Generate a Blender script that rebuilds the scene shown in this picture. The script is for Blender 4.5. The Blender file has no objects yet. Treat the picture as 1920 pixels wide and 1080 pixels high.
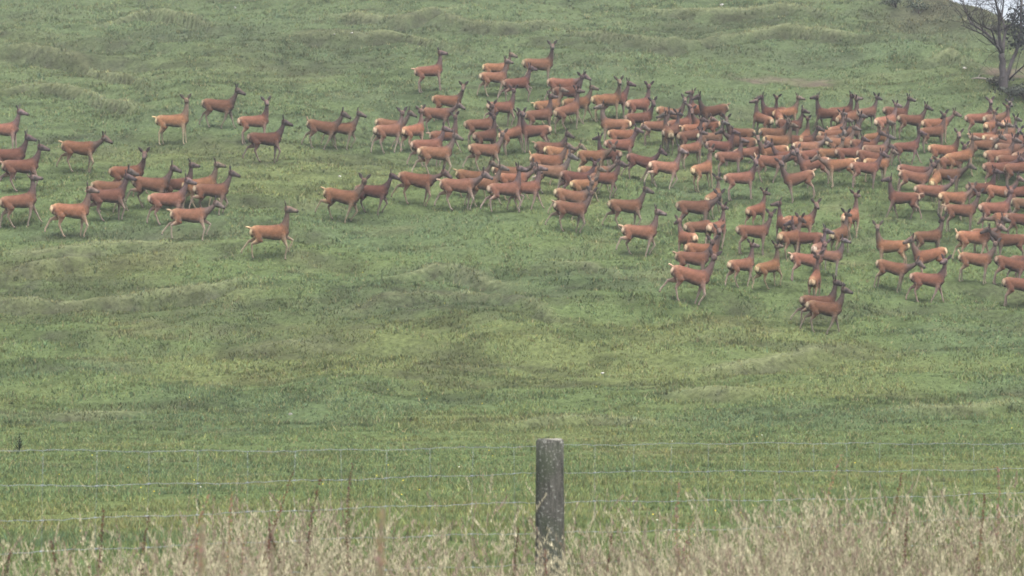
import bpy, bmesh, math, random
import numpy as np
from mathutils import Vector, Matrix, Euler
from mathutils.kdtree import KDTree
R = math.radians
random.seed(7)
rng = np.random.default_rng(11)
SC = bpy.context.scene
COL = SC.collection

# ------------------------------------------------------------------ camera, sky, sun, exposure
FPX = 4940.0                      # focal length in pixels of a 1920-wide frame
PITCH = R(2.897)
cam_d = bpy.data.cameras.new('camera')
cam_d.sensor_width = 36.0
cam_d.lens = 36.0 * FPX / 1920.0
cam_d.clip_start = 0.1
cam_d.clip_end = 3000.0
cam_d.dof.use_dof = True
cam_d.dof.focus_distance = 62.0
cam_d.dof.aperture_fstop = 8.0
cam = bpy.data.objects.new('camera', cam_d)
COL.objects.link(cam)
cam.location = (0, 0, 0)
cam.rotation_euler = (math.pi / 2 + PITCH, 0, 0)
SC.camera = cam

SUN_ELEV, SUN_AZ = R(66), R(160)   # high, veiled sun behind the camera's left shoulder
world = bpy.data.worlds.new('World')
SC.world = world
world.use_nodes = True
wn = world.node_tree
bg = wn.nodes['Background']
sky = wn.nodes.new('ShaderNodeTexSky')
sky.sky_type = 'NISHITA'
sky.sun_disc = False
sky.sun_elevation = SUN_ELEV
sky.sun_rotation = SUN_AZ
sky.air_density = 1.0
sky.dust_density = 6.0
sky.ozone_density = 1.0
hs = wn.nodes.new('ShaderNodeHueSaturation')
hs.inputs['Saturation'].default_value = 0.45
hs.inputs['Value'].default_value = 1.0
wn.links.new(sky.outputs[0], hs.inputs['Color'])
wn.links.new(hs.outputs[0], bg.inputs['Color'])
bg.inputs['Strength'].default_value = 0.15

sun_d = bpy.data.lights.new('sun', 'SUN')
sun_d.energy = 1.5
sun_d.angle = R(25)
sun_d.color = (1.0, 0.95, 0.88)
sun = bpy.data.objects.new('sun', sun_d)
COL.objects.link(sun)
sun.rotation_euler = (math.pi / 2 - SUN_ELEV, 0, math.pi - SUN_AZ)
sun.rotation_euler = Vector((-math.sin(SUN_AZ) * math.cos(SUN_ELEV), -math.cos(SUN_AZ) * math.cos(SUN_ELEV), -math.sin(SUN_ELEV))).to_track_quat('-Z', 'Y').to_euler()

SC.render.engine = 'CYCLES'
SC.view_settings.view_transform = 'Standard'
SC.view_settings.look = 'None'
SC.view_settings.gamma = 1.0
SC.view_settings.exposure = 1.28
SC.cycles.use_denoising = True
SC.cycles.max_bounces = 6
SC.cycles.diffuse_bounces = 3
SC.cycles.pixel_filter_type = 'BLACKMAN_HARRIS'
SC.cycles.filter_width = 1.7

# ------------------------------------------------------------------ helpers
def tag(o, label=None, cat=None, group=None, kind=None):
    if label: o['label'] = label
    if cat: o['category'] = cat
    if group: o['group'] = group
    if kind: o['kind'] = kind
    return o

def link(o, parent=None):
    COL.objects.link(o)
    if parent is not None: o.parent = parent
    return o

def empty(name, loc):
    o = bpy.data.objects.new(name, None)
    o.location = loc
    o.empty_display_size = 0.2
    COL.objects.link(o)
    return o

def mesh_np(name, V, F, n, smooth=True):
    """V (N,3) float, F (M,n) int -> mesh, quickly"""
    me = bpy.data.meshes.new(name)
    V = np.ascontiguousarray(V, np.float32); F = np.ascontiguousarray(F, np.int32)
    me.vertices.add(len(V)); me.vertices.foreach_set('co', V.ravel())
    me.loops.add(F.size); me.loops.foreach_set('vertex_index', F.ravel())
    me.polygons.add(len(F))
    me.polygons.foreach_set('loop_start', np.arange(0, F.size, n, dtype=np.int32))
    me.polygons.foreach_set('use_smooth', np.full(len(F), smooth, bool))
    me.update(calc_edges=True)
    return me

def col_attr(me, name, C3):
    a = me.color_attributes.new(name, 'FLOAT_COLOR', 'POINT')
    C4 = np.ones((len(C3), 4), np.float32); C4[:, :3] = C3
    a.data.foreach_set('color', C4.ravel())

class Geo:
    """collects lofted tubes and sheets as one mesh with a colour per vertex"""
    def __init__(s): s.V, s.F, s.C = [], [], []
    def loft(s, pts, rad, n=10, col=(1, 1, 1), caps=True, side=None, sq=1.0):
        """pts: centres; rad: r or (r_side, r_up); col: one colour, a list, or f(i, angle, pos)"""
        P = [Vector(p) for p in pts]
        base = len(s.V)
        D = P[-1] - P[0]
        if side is None and abs(D.z) > .7 * D.length: side = (0, 1, 0)
        for i, p in enumerate(P):
            t = (P[min(i + 1, len(P) - 1)] - P[max(i - 1, 0)]).normalized()
            sd = Vector(side) if side is not None else Vector((0, 0, 1)).cross(t)
            if sd.length < 1e-3: sd = Vector((0, 1, 0))
            sd = (sd - t * sd.dot(t)).normalized()
            up = t.cross(sd).normalized()
            r = rad[i] if isinstance(rad, (list, tuple)) else rad
            ra, rb = r if isinstance(r, (list, tuple)) else (r, r)
            for k in range(n):
                a = 2 * math.pi * k / n
                ca, sa = math.cos(a), math.sin(a)
                if sq != 1.0 and sa < 0: ca, sa = math.copysign(abs(ca) ** sq, ca), math.copysign(abs(sa) ** sq, sa)
                q = p + sd * (ca * ra) + up * (sa * rb)
                s.V.append(q)
                s.C.append(col(i, a, q) if callable(col) else (col[i] if isinstance(col, list) else col))
        for i in range(len(P) - 1):
            for k in range(n):
                k2 = (k + 1) % n
                s.F.append((base + i * n + k, base + i * n + k2, base + (i + 1) * n + k2, base + (i + 1) * n + k))
        if caps:
            s.F.append(tuple(base + k for k in reversed(range(n))))
            e = base + (len(P) - 1) * n
            s.F.append(tuple(e + k for k in range(n)))
        return s
    def face(s, pts, col):
        b = len(s.V)
        for p in pts: s.V.append(Vector(p)); s.C.append(col)
        s.F.append(tuple(range(b, b + len(pts))))
    def mesh(s, name, smooth=True):
        me = bpy.data.meshes.new(name)
        me.from_pydata([tuple(v) for v in s.V], [], s.F)
        col_attr(me, 'tint', np.array(s.C, np.float32))
        me.polygons.foreach_set('use_smooth', np.full(len(me.polygons), smooth, bool))
        me.update()
        return me

# ------------------------------------------------------------------ noise (numpy)
def _hash(ix, iy, seed):
    h = (ix.astype(np.int64) * 374761393 + iy.astype(np.int64) * 668265263 + seed * 974634777) & 0xFFFFFFFF
    h = ((h ^ (h >> 13)) * 1274126177) & 0xFFFFFFFF
    return ((h ^ (h >> 16)) & 0xFFFF) / 65535.0

def vnoise(x, y, seed=0):
    x = np.asarray(x, float); y = np.asarray(y, float)
    ix = np.floor(x); iy = np.floor(y); fx = x - ix; fy = y - iy
    ux = fx * fx * fx * (fx * (fx * 6 - 15) + 10); uy = fy * fy * fy * (fy * (fy * 6 - 15) + 10)
    a = _hash(ix, iy, seed); b = _hash(ix + 1, iy, seed); c = _hash(ix, iy + 1, seed); d = _hash(ix + 1, iy + 1, seed)
    return (a * (1 - ux) + b * ux) * (1 - uy) + (c * (1 - ux) + d * ux) * uy * 1.0

def fbm(x, y, seed=0, octv=4):
    t = 0.0; amp = 1.0; tot = 0.0
    for o in range(octv):
        t = t + amp * (vnoise(x * 2 ** o + 17.3 * o, y * 2 ** o - 9.1 * o, seed + o) - 0.5)
        tot += amp; amp *= 0.5
    return t / tot * 2.0           # about -1..1

def sstep(a, b, x):
    t = np.clip((x - a) / (b - a), 0, 1)
    return t * t * (3 - 2 * t)

# ------------------------------------------------------------------ the terrain's height
_pd = np.array([-70, 0, 9, 16, 22, 30, 40, 50, 58, 65, 72, 80, 85, 90, 96, 105, 115, 126, 150, 175, 230, 300], float)
_pz = np.array([-1.6, -1.55, -1.5, -1.4, -1.3, -1.22, -1.12, -.86, -.5, 0.12, 1.35, 3.6, 5.3, 7.15, 9.55, 13.1, 16.7, 20.6, 28.5, 32, 35, 36], float)
_gd = np.arange(-70, 300, 0.5)
_gz = np.interp(_gd, _pd, _pz)
_k = np.exp(-0.5 * (np.arange(-12, 13) * 0.5 / 1.8) ** 2); _k /= _k.sum()
_gz = np.convolve(np.pad(_gz, 12, mode='edge'), _k, mode='valid')

def scuff(x, y):
    """0..1: how far a spot is broken, worn ground (treads of stock on the hillside)"""
    m = fbm(x / 9.0, y / 6.0, 31, 3)
    f = fbm(x / 1.6, y / 0.8, 35, 3)
    s = sstep(0.18, 0.55, m + 0.6 * f)
    return s * sstep(58, 68, y)

_PATCH = [  # worn hollows seen on the slope: x, y (m), half-width, half-depth, strength
    (21.4, 108.5, 2.0, 1.5, 1.0), (11.5, 108.2, 2.4, 1.5, .9), (-6.6, 74.6, 2.2, 1.3, .7), (-14.2, 82.6, 3.2, 1.9, .7),
    (-2.2, 79.0, 3.4, 1.7, .8), (-8.0, 110.0, 4.0, 2.0, .6), (1.8, 83.0, 2.2, 1.0, .6), (4.2, 70.0, 1.0, .6, .7),
    (-15, 117, 4, 2, .6), (9, 117.5, 4, 1.6, .7), (3, 113, 3, 1.2, .6), (10.5, 67, 1.4, .5, .6), (-9, 67.5, 2, .5, .6),
    (-3.5, 116, 3, 1.3, .6), (-13, 87.0, 3.5, .6, .7)]
def patches(x, y, only=None):
    t = np.zeros(np.broadcast(x, y).shape)
    for px, py, rx, ry, st in _PATCH[:only]:
        q = ((x - px) / rx) ** 2 + ((y - py) / ry) ** 2 + 0.7 * fbm(x / 1.1, y / .8, 51, 3)
        t = np.maximum(t, st * sstep(1.25, 0.45, q))
    return t

def slope_base(x, y):
    yw = y + 1.6 * fbm(x / 16.0, y / 18.0, 3, 2) * sstep(55, 75, y)
    return np.interp(yw, _gd, _gz) + sstep(56, 76, y) * 0.40 * fbm(x / 11.0, y / 9.0, 5, 3)

def terraces(x, y, z):
    """stock terraces along the contour: place within a step (0..1) and strength"""
    c = (z + 0.055 * x + 1.1 * fbm(x / 10.0, y / 14.0, 9, 3)) / 1.05
    ms = sstep(-0.15, 0.40, fbm(x / 9.0, y / 6.0, 12, 3)) * sstep(60, 70, y)
    return c - np.floor(c), ms

def risers(x, y):
    fr, ms = terraces(x, y, slope_base(x, y))
    return sstep(.26, .36, fr) * sstep(.66, .54, fr) * ms

LEDGES = []        # stock tracks: (xs, ys, height of the bank)
def ledges(x, y):
    """height change and bare-bank mask of the tracks trodden along the hill"""
    x, y = np.broadcast_arrays(x, y)
    dz = np.zeros(x.shape); w = np.zeros(x.shape); tr = np.zeros(x.shape)
    for lx, ly, A in LEDGES:
        box = (x > lx[0] - 2) & (x < lx[-1] + 2) & (y > ly.min() - 5) & (y < ly.max() + 5)
        if not box.any(): continue
        xx, yy = x[box], y[box]
        wob = .40 * fbm(xx / 2.6, yy / 4, 131, 4)
        dy = yy - np.interp(xx, lx, ly) - wob
        e = sstep(lx[0] - .8, lx[0] + 1.2, xx) * sstep(lx[-1] + .8, lx[-1] - 1.2, xx)
        dz[box] += 2.1 * A * e * np.exp(-(dy / .70) ** 2) * np.tanh((dy + .12) / .2) * (.65 + .6 * fbm(xx / 2.1, yy / 2.5, 137, 3))
        w[box] = np.maximum(w[box], e * np.exp(-((dy + .20) / .26) ** 2) * sstep(-.7, .0, fbm(xx / .8, yy / .8, 133, 2)))
        tr[box] = np.maximum(tr[box], e * np.exp(-((dy - .30) / .26) ** 2))
    return dz, w, tr

def worn(x, y):
    a = np.maximum(.6 * scuff(x, y), patches(x, y))
    return np.maximum(np.maximum(a, 0.8 * risers(x, y) * sstep(-.35, .35, fbm(x / 1.3, y / 1.0, 37, 3))), 1.1 * ledges(x, y)[1])

def height(x, y, fine=True):
    x = np.asarray(x, float); y = np.asarray(y, float)
    hill = sstep(56, 76, y)
    z = slope_base(x, y)
    fr, ms = terraces(x, y, z)
    st = sstep(0.30, 0.62, fr)
    z = z + 0.40 * ms * (st - fr)
    z = z + ledges(x, y)[0]
    # ridge that falls away on the right: the skyline
    cap = 19.25 - 0.84 * (x - 21.3) + 0.12 * fbm(x / 3.0, y / 9.0, 21, 2)
    cap = np.maximum(cap, 6.0 - 0.02 * np.maximum(y - 120, 0))
    k = 1.2
    hmix = np.clip(0.5 + 0.5 * (cap - z) / k, 0, 1)
    z = cap * (1 - hmix) + z * hmix - k * hmix * (1 - hmix)
    if fine:
        z = z + (0.05 * fbm(x / 0.9, y / 0.8, 41, 3) + 0.24 * fbm(x / 4.2, y / 2.3, 43, 2)) * (0.35 + hill)
        s = worn(x, y)
        z = z - 0.10 * s + 0.09 * s * fbm(x / 0.5, y / 0.35, 44, 3)
    return z

def H(x, y): return float(height(np.array([x]), np.array([y]))[0])

CP, SP = math.cos(PITCH), math.sin(PITCH)
def to_px(p):
    dz = p[2] * CP - p[1] * SP            # up in camera
    dy = p[1] * CP + p[2] * SP            # depth
    return 960 + FPX * p[0] / dy, 540 - FPX * dz / dy

def spot(px, row, lift=0.0, lo=17.0, hi=150.0):
    """ground point whose point LIFT metres above it is seen at (px,row)"""
    d = np.arange(lo, hi, 0.12)
    ta = math.tan(PITCH + math.atan((540 - row) / FPX))     # good to a few cm at these angles
    x = (px - 960) / FPX * d / CP * (1 + 0.0 * d)
    z = height(x, d) + lift
    below = z - ta * d
    i = int(np.argmax(below > 0)) if (below > 0).any() else len(d) - 1
    if i > 0:
        a, b = below[i - 1], below[i]
        t = -a / (b - a)
        dd = d[i - 1] + t * 0.12
    else: dd = d[0]
    zz = ta * dd
    dep = dd * CP + zz * SP
    return Vector(((px - 960) / FPX * dep, dd, 0)) if True else None

_TRACKS = [
    ([(0, 95), (90, 112), (150, 130), (230, 152), (285, 165)], .20), ([(0, 172), (60, 165), (170, 185), (280, 205)], .15),
    ([(170, 50), (260, 30), (330, 38), (400, 55)], .22), ([(0, 522), (60, 505), (130, 487), (195, 478)], .16),
    ([(0, 585), (150, 575), (280, 562), (400, 545), (480, 525)], .15), ([(0, 480), (120, 473), (250, 462), (340, 462)], .12),
    ([(640, 590), (760, 566), (900, 560), (1010, 580), (1060, 612)], .14), ([(730, 525), (820, 505), (880, 525), (970, 545)], .12),
    ([(1030, 490), (1120, 505), (1200, 532)], .12), ([(1050, 65), (1150, 75), (1250, 90), (1400, 72), (1480, 55), (1620, 75)], .2),
    ([(470, 662), (560, 650), (620, 665)], .12), ([(1310, 706), (1430, 690), (1520, 670), (1610, 660)], .12),
    ([(950, 806), (1100, 790), (1260, 798)], .10), ([(1235, 742), (1410, 735)], .10), ([(1670, 776), (1800, 770), (1925, 765)], .10),
    ([(820, 40), (930, 60), (1060, 50)], .2), ([(550, 70), (680, 80), (760, 70), (840, 95)], .2), ([(1735, 122), (1790, 108), (1860, 134)], .22),
    ([(90, 782), (200, 783), (290, 775)], .10), ([(620, 30), (760, 45), (860, 20)], .18), ([(1200, 25), (1330, 30), (1450, 20), (1560, 30)], .2)]
def _lay_tracks():
    out = []
    for pts, A in _TRACKS:
        w = [spot(a, b, 0, 40) for a, b in pts]
        w.sort(key=lambda v: v.x)
        out.append((np.array([v.x for v in w]), np.array([v.y for v in w]), A))
    LEDGES.extend(out)
_lay_tracks()

# ------------------------------------------------------------------ materials
def new_mat(name):
    m = bpy.data.materials.new(name); m.use_nodes = True
    nt = m.node_tree; nt.nodes.clear()
    out = nt.nodes.new('ShaderNodeOutputMaterial')
    return m, nt, out

def N(nt, t, **kw):
    n = nt.nodes.new(t)
    for k, v in kw.items(): setattr(n, k, v)
    return n

def noise(nt, scale, detail=4, rough=0.6, vec=None):
    n = N(nt, 'ShaderNodeTexNoise')
    n.inputs['Scale'].default_value = scale; n.inputs['Detail'].default_value = detail; n.inputs['Roughness'].default_value = rough
    if vec is not None: nt.links.new(vec, n.inputs['Vector'])
    return n

def mixc(nt, fac, a, b, mode='MIX'):
    m = N(nt, 'ShaderNodeMix', data_type='RGBA', blend_type=mode)
    def put(sock, v):
        if hasattr(v, 'is_output'): nt.links.new(v, sock)
        elif isinstance(v, (int, float)): sock.default_value = v
        else: sock.default_value = (*v, 1)
    put(m.inputs[0], fac); put(m.inputs[6], a); put(m.inputs[7], b)
    return m.outputs[2]

def maprange(nt, v, a, b, c, d):
    m = N(nt, 'ShaderNodeMapRange')
    nt.links.new(v, m.inputs[0])
    for i, x in enumerate((a, b, c, d)): m.inputs[i + 1].default_value = x
    return m.outputs[0]

def tint_mat(name, rough=0.9, spec=0.1, mottle=0.25, scale=20.0, bump=0.0, objcol=False, transl=0.0):
    m, nt, out = new_mat(name)
    a = N(nt, 'ShaderNodeAttribute', attribute_name='tint')
    tc = N(nt, 'ShaderNodeTexCoord')
    n = noise(nt, scale, 8, 0.72, tc.outputs['Object'])
    f = maprange(nt, n.outputs[0], 0.3, 0.7, 1 - mottle, 1 + mottle)
    c = mixc(nt, 1.0, a.outputs['Color'], f, 'MULTIPLY')
    if objcol:
        oi = N(nt, 'ShaderNodeObjectInfo')
        c = mixc(nt, 1.0, c, oi.outputs['Color'], 'MULTIPLY')
    p = N(nt, 'ShaderNodeBsdfPrincipled')
    nt.links.new(c, p.inputs['Base Color'])
    p.inputs['Roughness'].default_value = rough
    p.inputs['Specular IOR Level'].default_value = spec
    if bump:
        b = N(nt, 'ShaderNodeBump'); b.inputs['Strength'].default_value = bump; b.inputs['Distance'].default_value = 0.02
        nt.links.new(n.outputs[0], b.inputs['Height']); nt.links.new(b.outputs[0], p.inputs['Normal'])
    last = p.outputs[0]
    if transl:
        t = N(nt, 'ShaderNodeBsdfTranslucent'); nt.links.new(c, t.inputs[0])
        x = N(nt, 'ShaderNodeMixShader'); x.inputs[0].default_value = transl
        nt.links.new(last, x.inputs[1]); nt.links.new(t.outputs[0], x.inputs[2]); last = x.outputs[0]
    nt.links.new(last, out.inputs[0])
    return m
# ------------------------------------------------------------------ ground
def axis(lo, hi, step, far_lo, far_hi):
    a = list(np.arange(lo, hi + 1e-6, step))
    v, s = lo, step
    left = []
    while v > far_lo: s *= 1.25; v -= s; left.append(v)
    v, s = a[-1], step
    right = []
    while v < far_hi: s *= 1.25; v += s; right.append(v)
    return np.array(left[::-1] + a + right)

def grass_colour(x, y):
    """albedo of the pasture: yellow-green, blue-green and straw drifts; worn brown ground where scuffed"""
    n1 = fbm(x / 7.0, y / 4.0, 61, 4); n2 = fbm(x / 2.2, y / 1.3, 65, 3); n3 = fbm(x / 20.0, y / 14.0, 68, 3)
    g = np.stack([0.110 + 0 * x, 0.149 + 0 * x, 0.061 + 0 * x], -1)
    yel = np.array([0.142, 0.164, 0.066]); blu = np.array([0.080, 0.116, 0.063]); dry = np.array([0.150, 0.150, 0.078])
    def mix(c, t, w): return c + (t - c) * w[..., None]
    g = mix(g, yel, 0.7 * sstep(0.0, 0.55, n1 + 0.3 * n2 + 0.25 * n3))
    g = mix(g, blu, 0.45 * sstep(0.05, 0.55, -n1 + 0.35 * n2))
    g = mix(g, dry, 0.4 * sstep(0.25, 0.7, n2 - 0.4 * n3))
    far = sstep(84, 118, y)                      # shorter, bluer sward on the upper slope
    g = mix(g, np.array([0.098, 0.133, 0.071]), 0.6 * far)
    scrub = sstep(16.5, 19.5, x - 0.32 * (y - 122)) * sstep(112, 120, y)
    g = mix(g, np.array([0.085, 0.080, 0.055]), 0.75 * scrub)
    m = sstep(.0, .45, fbm(x / .9, y / .5, 83, 4) + .45 * fbm(x / 5, y / 3, 85, 3)) * sstep(40, 66, y)
    g = g * (1 - .34 * m)[..., None]
    g = mix(g, np.array([0.180, 0.198, 0.105]), .85 * ledges(x, y)[2])
    return g

xs = axis(-33, 34, 0.22, -150, 150)
ys = axis(12, 136, 0.22, -60, 250)
GX, GY = np.meshgrid(xs, ys)
GZ = height(GX, GY)
S = worn(GX, GY); SP_ = patches(GX, GY, 2)
nx, ny = len(xs), len(ys)
_gy, _gx = np.gradient(GZ, ys, xs)
NRM = np.stack([-_gx, -_gy, np.ones_like(GZ)], -1); NRM /= np.linalg.norm(NRM, axis=-1, keepdims=True)
def on_grid(x, y, *A):
    """bilinear look-up of grid values"""
    i = np.clip(np.searchsorted(xs, x) - 1, 0, nx - 2); j = np.clip(np.searchsorted(ys, y) - 1, 0, ny - 2)
    u = (x - xs[i]) / (xs[i + 1] - xs[i]); v = (y - ys[j]) / (ys[j + 1] - ys[j]); o = []
    for a in A:
        uu, vv = (u, v) if a.ndim == 2 else (u[:, None], v[:, None])
        o.append((a[j, i] * (1 - uu) + a[j, i + 1] * uu) * (1 - vv) + (a[j + 1, i] * (1 - uu) + a[j + 1, i + 1] * uu) * vv)
    return o
V = np.stack([GX, GY, GZ], -1).reshape(-1, 3)
I = np.arange(nx * ny).reshape(ny, nx)
F = np.stack([I[:-1, :-1], I[:-1, 1:], I[1:, 1:], I[1:, :-1]], -1).reshape(-1, 4)
me = mesh_np('ground', V, F, 4)
soil = np.array([0.034, 0.035, 0.023]) + 0.012 * fbm(GX / .6, GY / .5, 77, 3)[..., None]
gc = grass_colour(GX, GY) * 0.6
w = np.clip(S * (0.75 + 0.6 * fbm(GX / .5, GY / .35, 79, 2)), 0, 1)[..., None]
soil = soil + (np.array([.086, .066, .054]) * (1 + .5 * fbm(GX / .5, GY / .4, 78, 3))[..., None] - soil) * sstep(.5, .9, SP_)[..., None]
gc = gc + (soil - gc) * w * 0.85
verge = sstep(20.0, 17.0, GY)[..., None]
gc = gc + (np.array([0.10, 0.085, 0.05]) - gc) * verge * 0.7
col_attr(me, 'tint', gc.reshape(-1, 3))
ground_mat = tint_mat('pasture_ground', 1.0, 0.0, 0.6, 7.0, 0.9)
me.materials.append(ground_mat)
ground = link(bpy.data.objects.new('ground', me)); tag(ground, 'green hillside pasture with worn stock terraces', kind='structure')

# ------------------------------------------------------------------ pasture grass: a triangle per blade
def grass_mat():
    m, nt, out = new_mat('pasture_blades')
    a = N(nt, 'ShaderNodeAttribute', attribute_name='tint')
    g = N(nt, 'ShaderNodeNewGeometry')
    d = N(nt, 'ShaderNodeBsdfDiffuse')
    nt.links.new(a.outputs['Color'], d.inputs['Color'])
    mixn = N(nt, 'ShaderNodeMix', data_type='VECTOR'); mixn.inputs[0].default_value = 0.7
    an = N(nt, 'ShaderNodeAttribute', attribute_name='lie')
    nt.links.new(g.outputs['Normal'], mixn.inputs[4]); nt.links.new(an.outputs['Vector'], mixn.inputs[5])
    nm = N(nt, 'ShaderNodeVectorMath', operation='NORMALIZE'); nt.links.new(mixn.outputs[1], nm.inputs[0])
    nt.links.new(nm.outputs[0], d.inputs['Normal'])
    t = N(nt, 'ShaderNodeBsdfTranslucent'); nt.links.new(a.outputs['Color'], t.inputs[0])
    x = N(nt, 'ShaderNodeMixShader'); x.inputs[0].default_value = 0.25
    nt.links.new(d.outputs[0], x.inputs[1]); nt.links.new(t.outputs[0], x.inputs[2])
    nt.links.new(x.outputs[0], out.inputs[0])
    return m

def pasture(nb):
    nt = nb // 30                                               # a third of the blades stand in separate tufts
    td = rng.uniform(22, 134, nt); tx = rng.uniform(-1240, 1240, nt) / FPX * td
    tk = rng.integers(0, nt, nb // 3)
    rr = np.abs(rng.normal(0, .085, nb // 3)) * (0.7 + .5 * (tk % 7) / 6); ra = rng.uniform(0, 2 * math.pi, nb // 3)
    nf = nb - nb // 3
    d = np.concatenate([rng.uniform(18, 134, nf), td[tk] + rr * np.sin(ra)])
    x = np.concatenate([rng.uniform(-1240, 1240, nf) / FPX * d[:nf], tx[tk] + rr * np.cos(ra)])
    tid = np.concatenate([np.full(nf, -1), tk])
    y = d
    s, spt = on_grid(x, y, S, SP_)
    tuft = fbm(x / 0.7, y / 0.55, 91, 2)                       # clumps and short-bitten gaps
    keep = rng.random(nb) < np.where(tid >= 0, 1.3, 1) * np.clip(0.60 + 1.0 * tuft, 0.06, 1) * (1 - 0.50 * s - .3 * sstep(.7, 1, s)) * (1 - .92 * sstep(.45, .8, spt))
    x, y, s, tuft, d, tid = x[keep], y[keep], s[keep], tuft[keep], d[keep], tid[keep]
    n = len(x)
    z, nrm = on_grid(x, y, GZ, NRM)
    big = fbm(x / 5.0, y / 4.0, 93, 3)
    hgt = (0.056 + 0.035 * np.clip(tuft, -.8, 1) + 0.03 * np.clip(big, 0, 1)) * rng.uniform(0.6, 1.5, n) * np.where(d < 62, 0.8, 1.0)
    hgt = np.where(tid >= 0, hgt * (1.05 + .55 * ((tid * 37) % 11) / 10), hgt)
    hgt = np.maximum(hgt, 0.03)
    tall = rng.random(n) < 0.025
    hgt = np.where(tall, hgt * 2.0, hgt)
    wid = (0.003 + 0.00020 * d) * rng.uniform(0.6, 1.4, n) * np.where(tall, 0.5, 1)
    a = rng.uniform(0, 2 * math.pi, n); lean = rng.uniform(0, 1.1, n); la = rng.uniform(0, 2 * math.pi, n)
    P = np.stack([x, y, z - 0.015], -1)
    sd = np.stack([np.cos(a), np.sin(a) * 0.5, 0 * a], -1) * wid[:, None]
    tip = P + np.stack([np.cos(la) * lean * hgt, np.sin(la) * lean * hgt, hgt], -1)
    V = np.stack([P - sd, P + sd, tip], 1).reshape(-1, 3)
    F = np.arange(3 * n).reshape(-1, 3)
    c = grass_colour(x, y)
    c = c * rng.uniform(0.72, 1.3, (n, 1)) * (1 + 0.20 * tuft[:, None])
    tt = ((tid * 53) % 17) / 16.0
    c = np.where((tid >= 0)[:, None], c * (0.70 + 0.62 * tt)[:, None] * (1 + (.16 * (((tid * 29) % 13) / 12.0 - .5))[:, None] * np.array([2.2, .6, -1])), c)
    jit = rng.normal(0, 1, n)[:, None]
    c = c * (1 + 0.10 * jit * np.array([1, 0.2, -0.6]))
    straw = rng.random(n) < np.where(tall, 0.6, 0.04)
    c[straw] = np.array([0.25, 0.22, 0.12]) * rng.uniform(.6, 1.2, (straw.sum(), 1))
    dark = s[:, None] * rng.uniform(.35, .95, (n, 1))
    c = c + (np.array([0.030, 0.036, 0.020]) - c) * dark
    c = np.clip(c, 0.01, 0.6)
    C = np.repeat(c, 3, 0)
    me = mesh_np('pasture_grass', V, F, 3, False)
    col_attr(me, 'tint', C)
    at = me.attributes.new('lie', 'FLOAT_VECTOR', 'POINT'); at.data.foreach_set('vector', np.repeat(nrm, 3, 0).astype(np.float32).ravel())
    me.materials.append(grass_mat())
    o = link(bpy.data.objects.new('pasture_grass', me))
    tag(o, 'short green pasture grass covering the hillside', 'grass', kind='stuff')
pasture(2300000)

def flowers(n):
    d = rng.uniform(20, 100, n) ; d = 20 + (d - 20) * rng.random(n) ** .5
    x = rng.uniform(-1000, 1000, n) / FPX * d
    k = fbm(x / 3, d / 3, 95, 2) > -0.1
    x, d = x[k], d[k]; n = len(x)
    z = height(x, d) + rng.uniform(.10, .19, n)
    r = 0.005 + 0.0001 * d
    V = []
    for k in range(5):
        a = 2 * math.pi * k / 5
        V.append(np.stack([x + r * math.cos(a), d + r * math.sin(a) * .8, z + r * math.sin(a) * .7], -1))
    V = np.stack(V, 1).reshape(-1, 3)
    me = mesh_np('wild_flowers', V, np.arange(5 * n).reshape(-1, 5), 5, False)
    c = np.where(rng.random((n, 1)) < 0.9, np.array([[.62, .50, .05]]), np.array([[.62, .62, .52]]))
    col_attr(me, 'tint', np.repeat(c, 5, 0))
    me.materials.append(tint_mat('petals', 0.8, 0.1, 0.1))
    tag(link(bpy.data.objects.new('wild_flowers', me)), 'tiny yellow and white meadow flowers dotted through the pasture', 'flowers', kind='stuff')
flowers(90)
# ------------------------------------------------------------------ deer
RUST = (.150, .071, .043); BACK = (.102, .046, .029); FLANK = (.182, .096, .062); BELLY_SHADE = (.085, .068, .056); EDGE = (.045, .028, .022)
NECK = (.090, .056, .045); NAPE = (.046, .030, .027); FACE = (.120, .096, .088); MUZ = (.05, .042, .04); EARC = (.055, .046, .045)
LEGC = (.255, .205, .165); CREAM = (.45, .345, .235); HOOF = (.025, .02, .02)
def mixt(a, b, t):
    t = max(0.0, min(1.0, t)); return tuple(a[i] + (b[i] - a[i]) * t for i in range(3))

# leg swings (degrees, forward positive) and bends: front left, front right, hind left, hind right
GAITS = {
    's': dict(fl=(3, 0), fr=(-4, 0), hl=(4, 0), hr=(-6, 0)),
    'w': dict(fl=(22, 0), fr=(-16, 8), hl=(-24, 0), hr=(14, 6)),
    'v': dict(fl=(-18, 6), fr=(18, 0), hl=(15, 8), hr=(-22, 0)),
    'x': dict(fl=(-6, 0), fr=(26, 48), hl=(-34, 4), hr=(22, 0)),
    't': dict(fl=(30, 62), fr=(-14, 0), hl=(18, 10), hr=(-36, 18)),
    'g': dict(fl=(62, 88), fr=(20, 34), hl=(-44, 0), hr=(-12, 18)),
}
NECKP = {'f': (63, -14, .53), 'h': (77, -6, .56), 'l': (34, -20, .53), 'd': (-6, -38, .56)}

def rotp(v, deg):  # in the x-z plane, forward swing positive
    a = R(deg); return Vector((v.x * math.cos(a) - v.z * math.sin(a), v.y, v.z * math.cos(a) + v.x * math.sin(a)))

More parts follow.
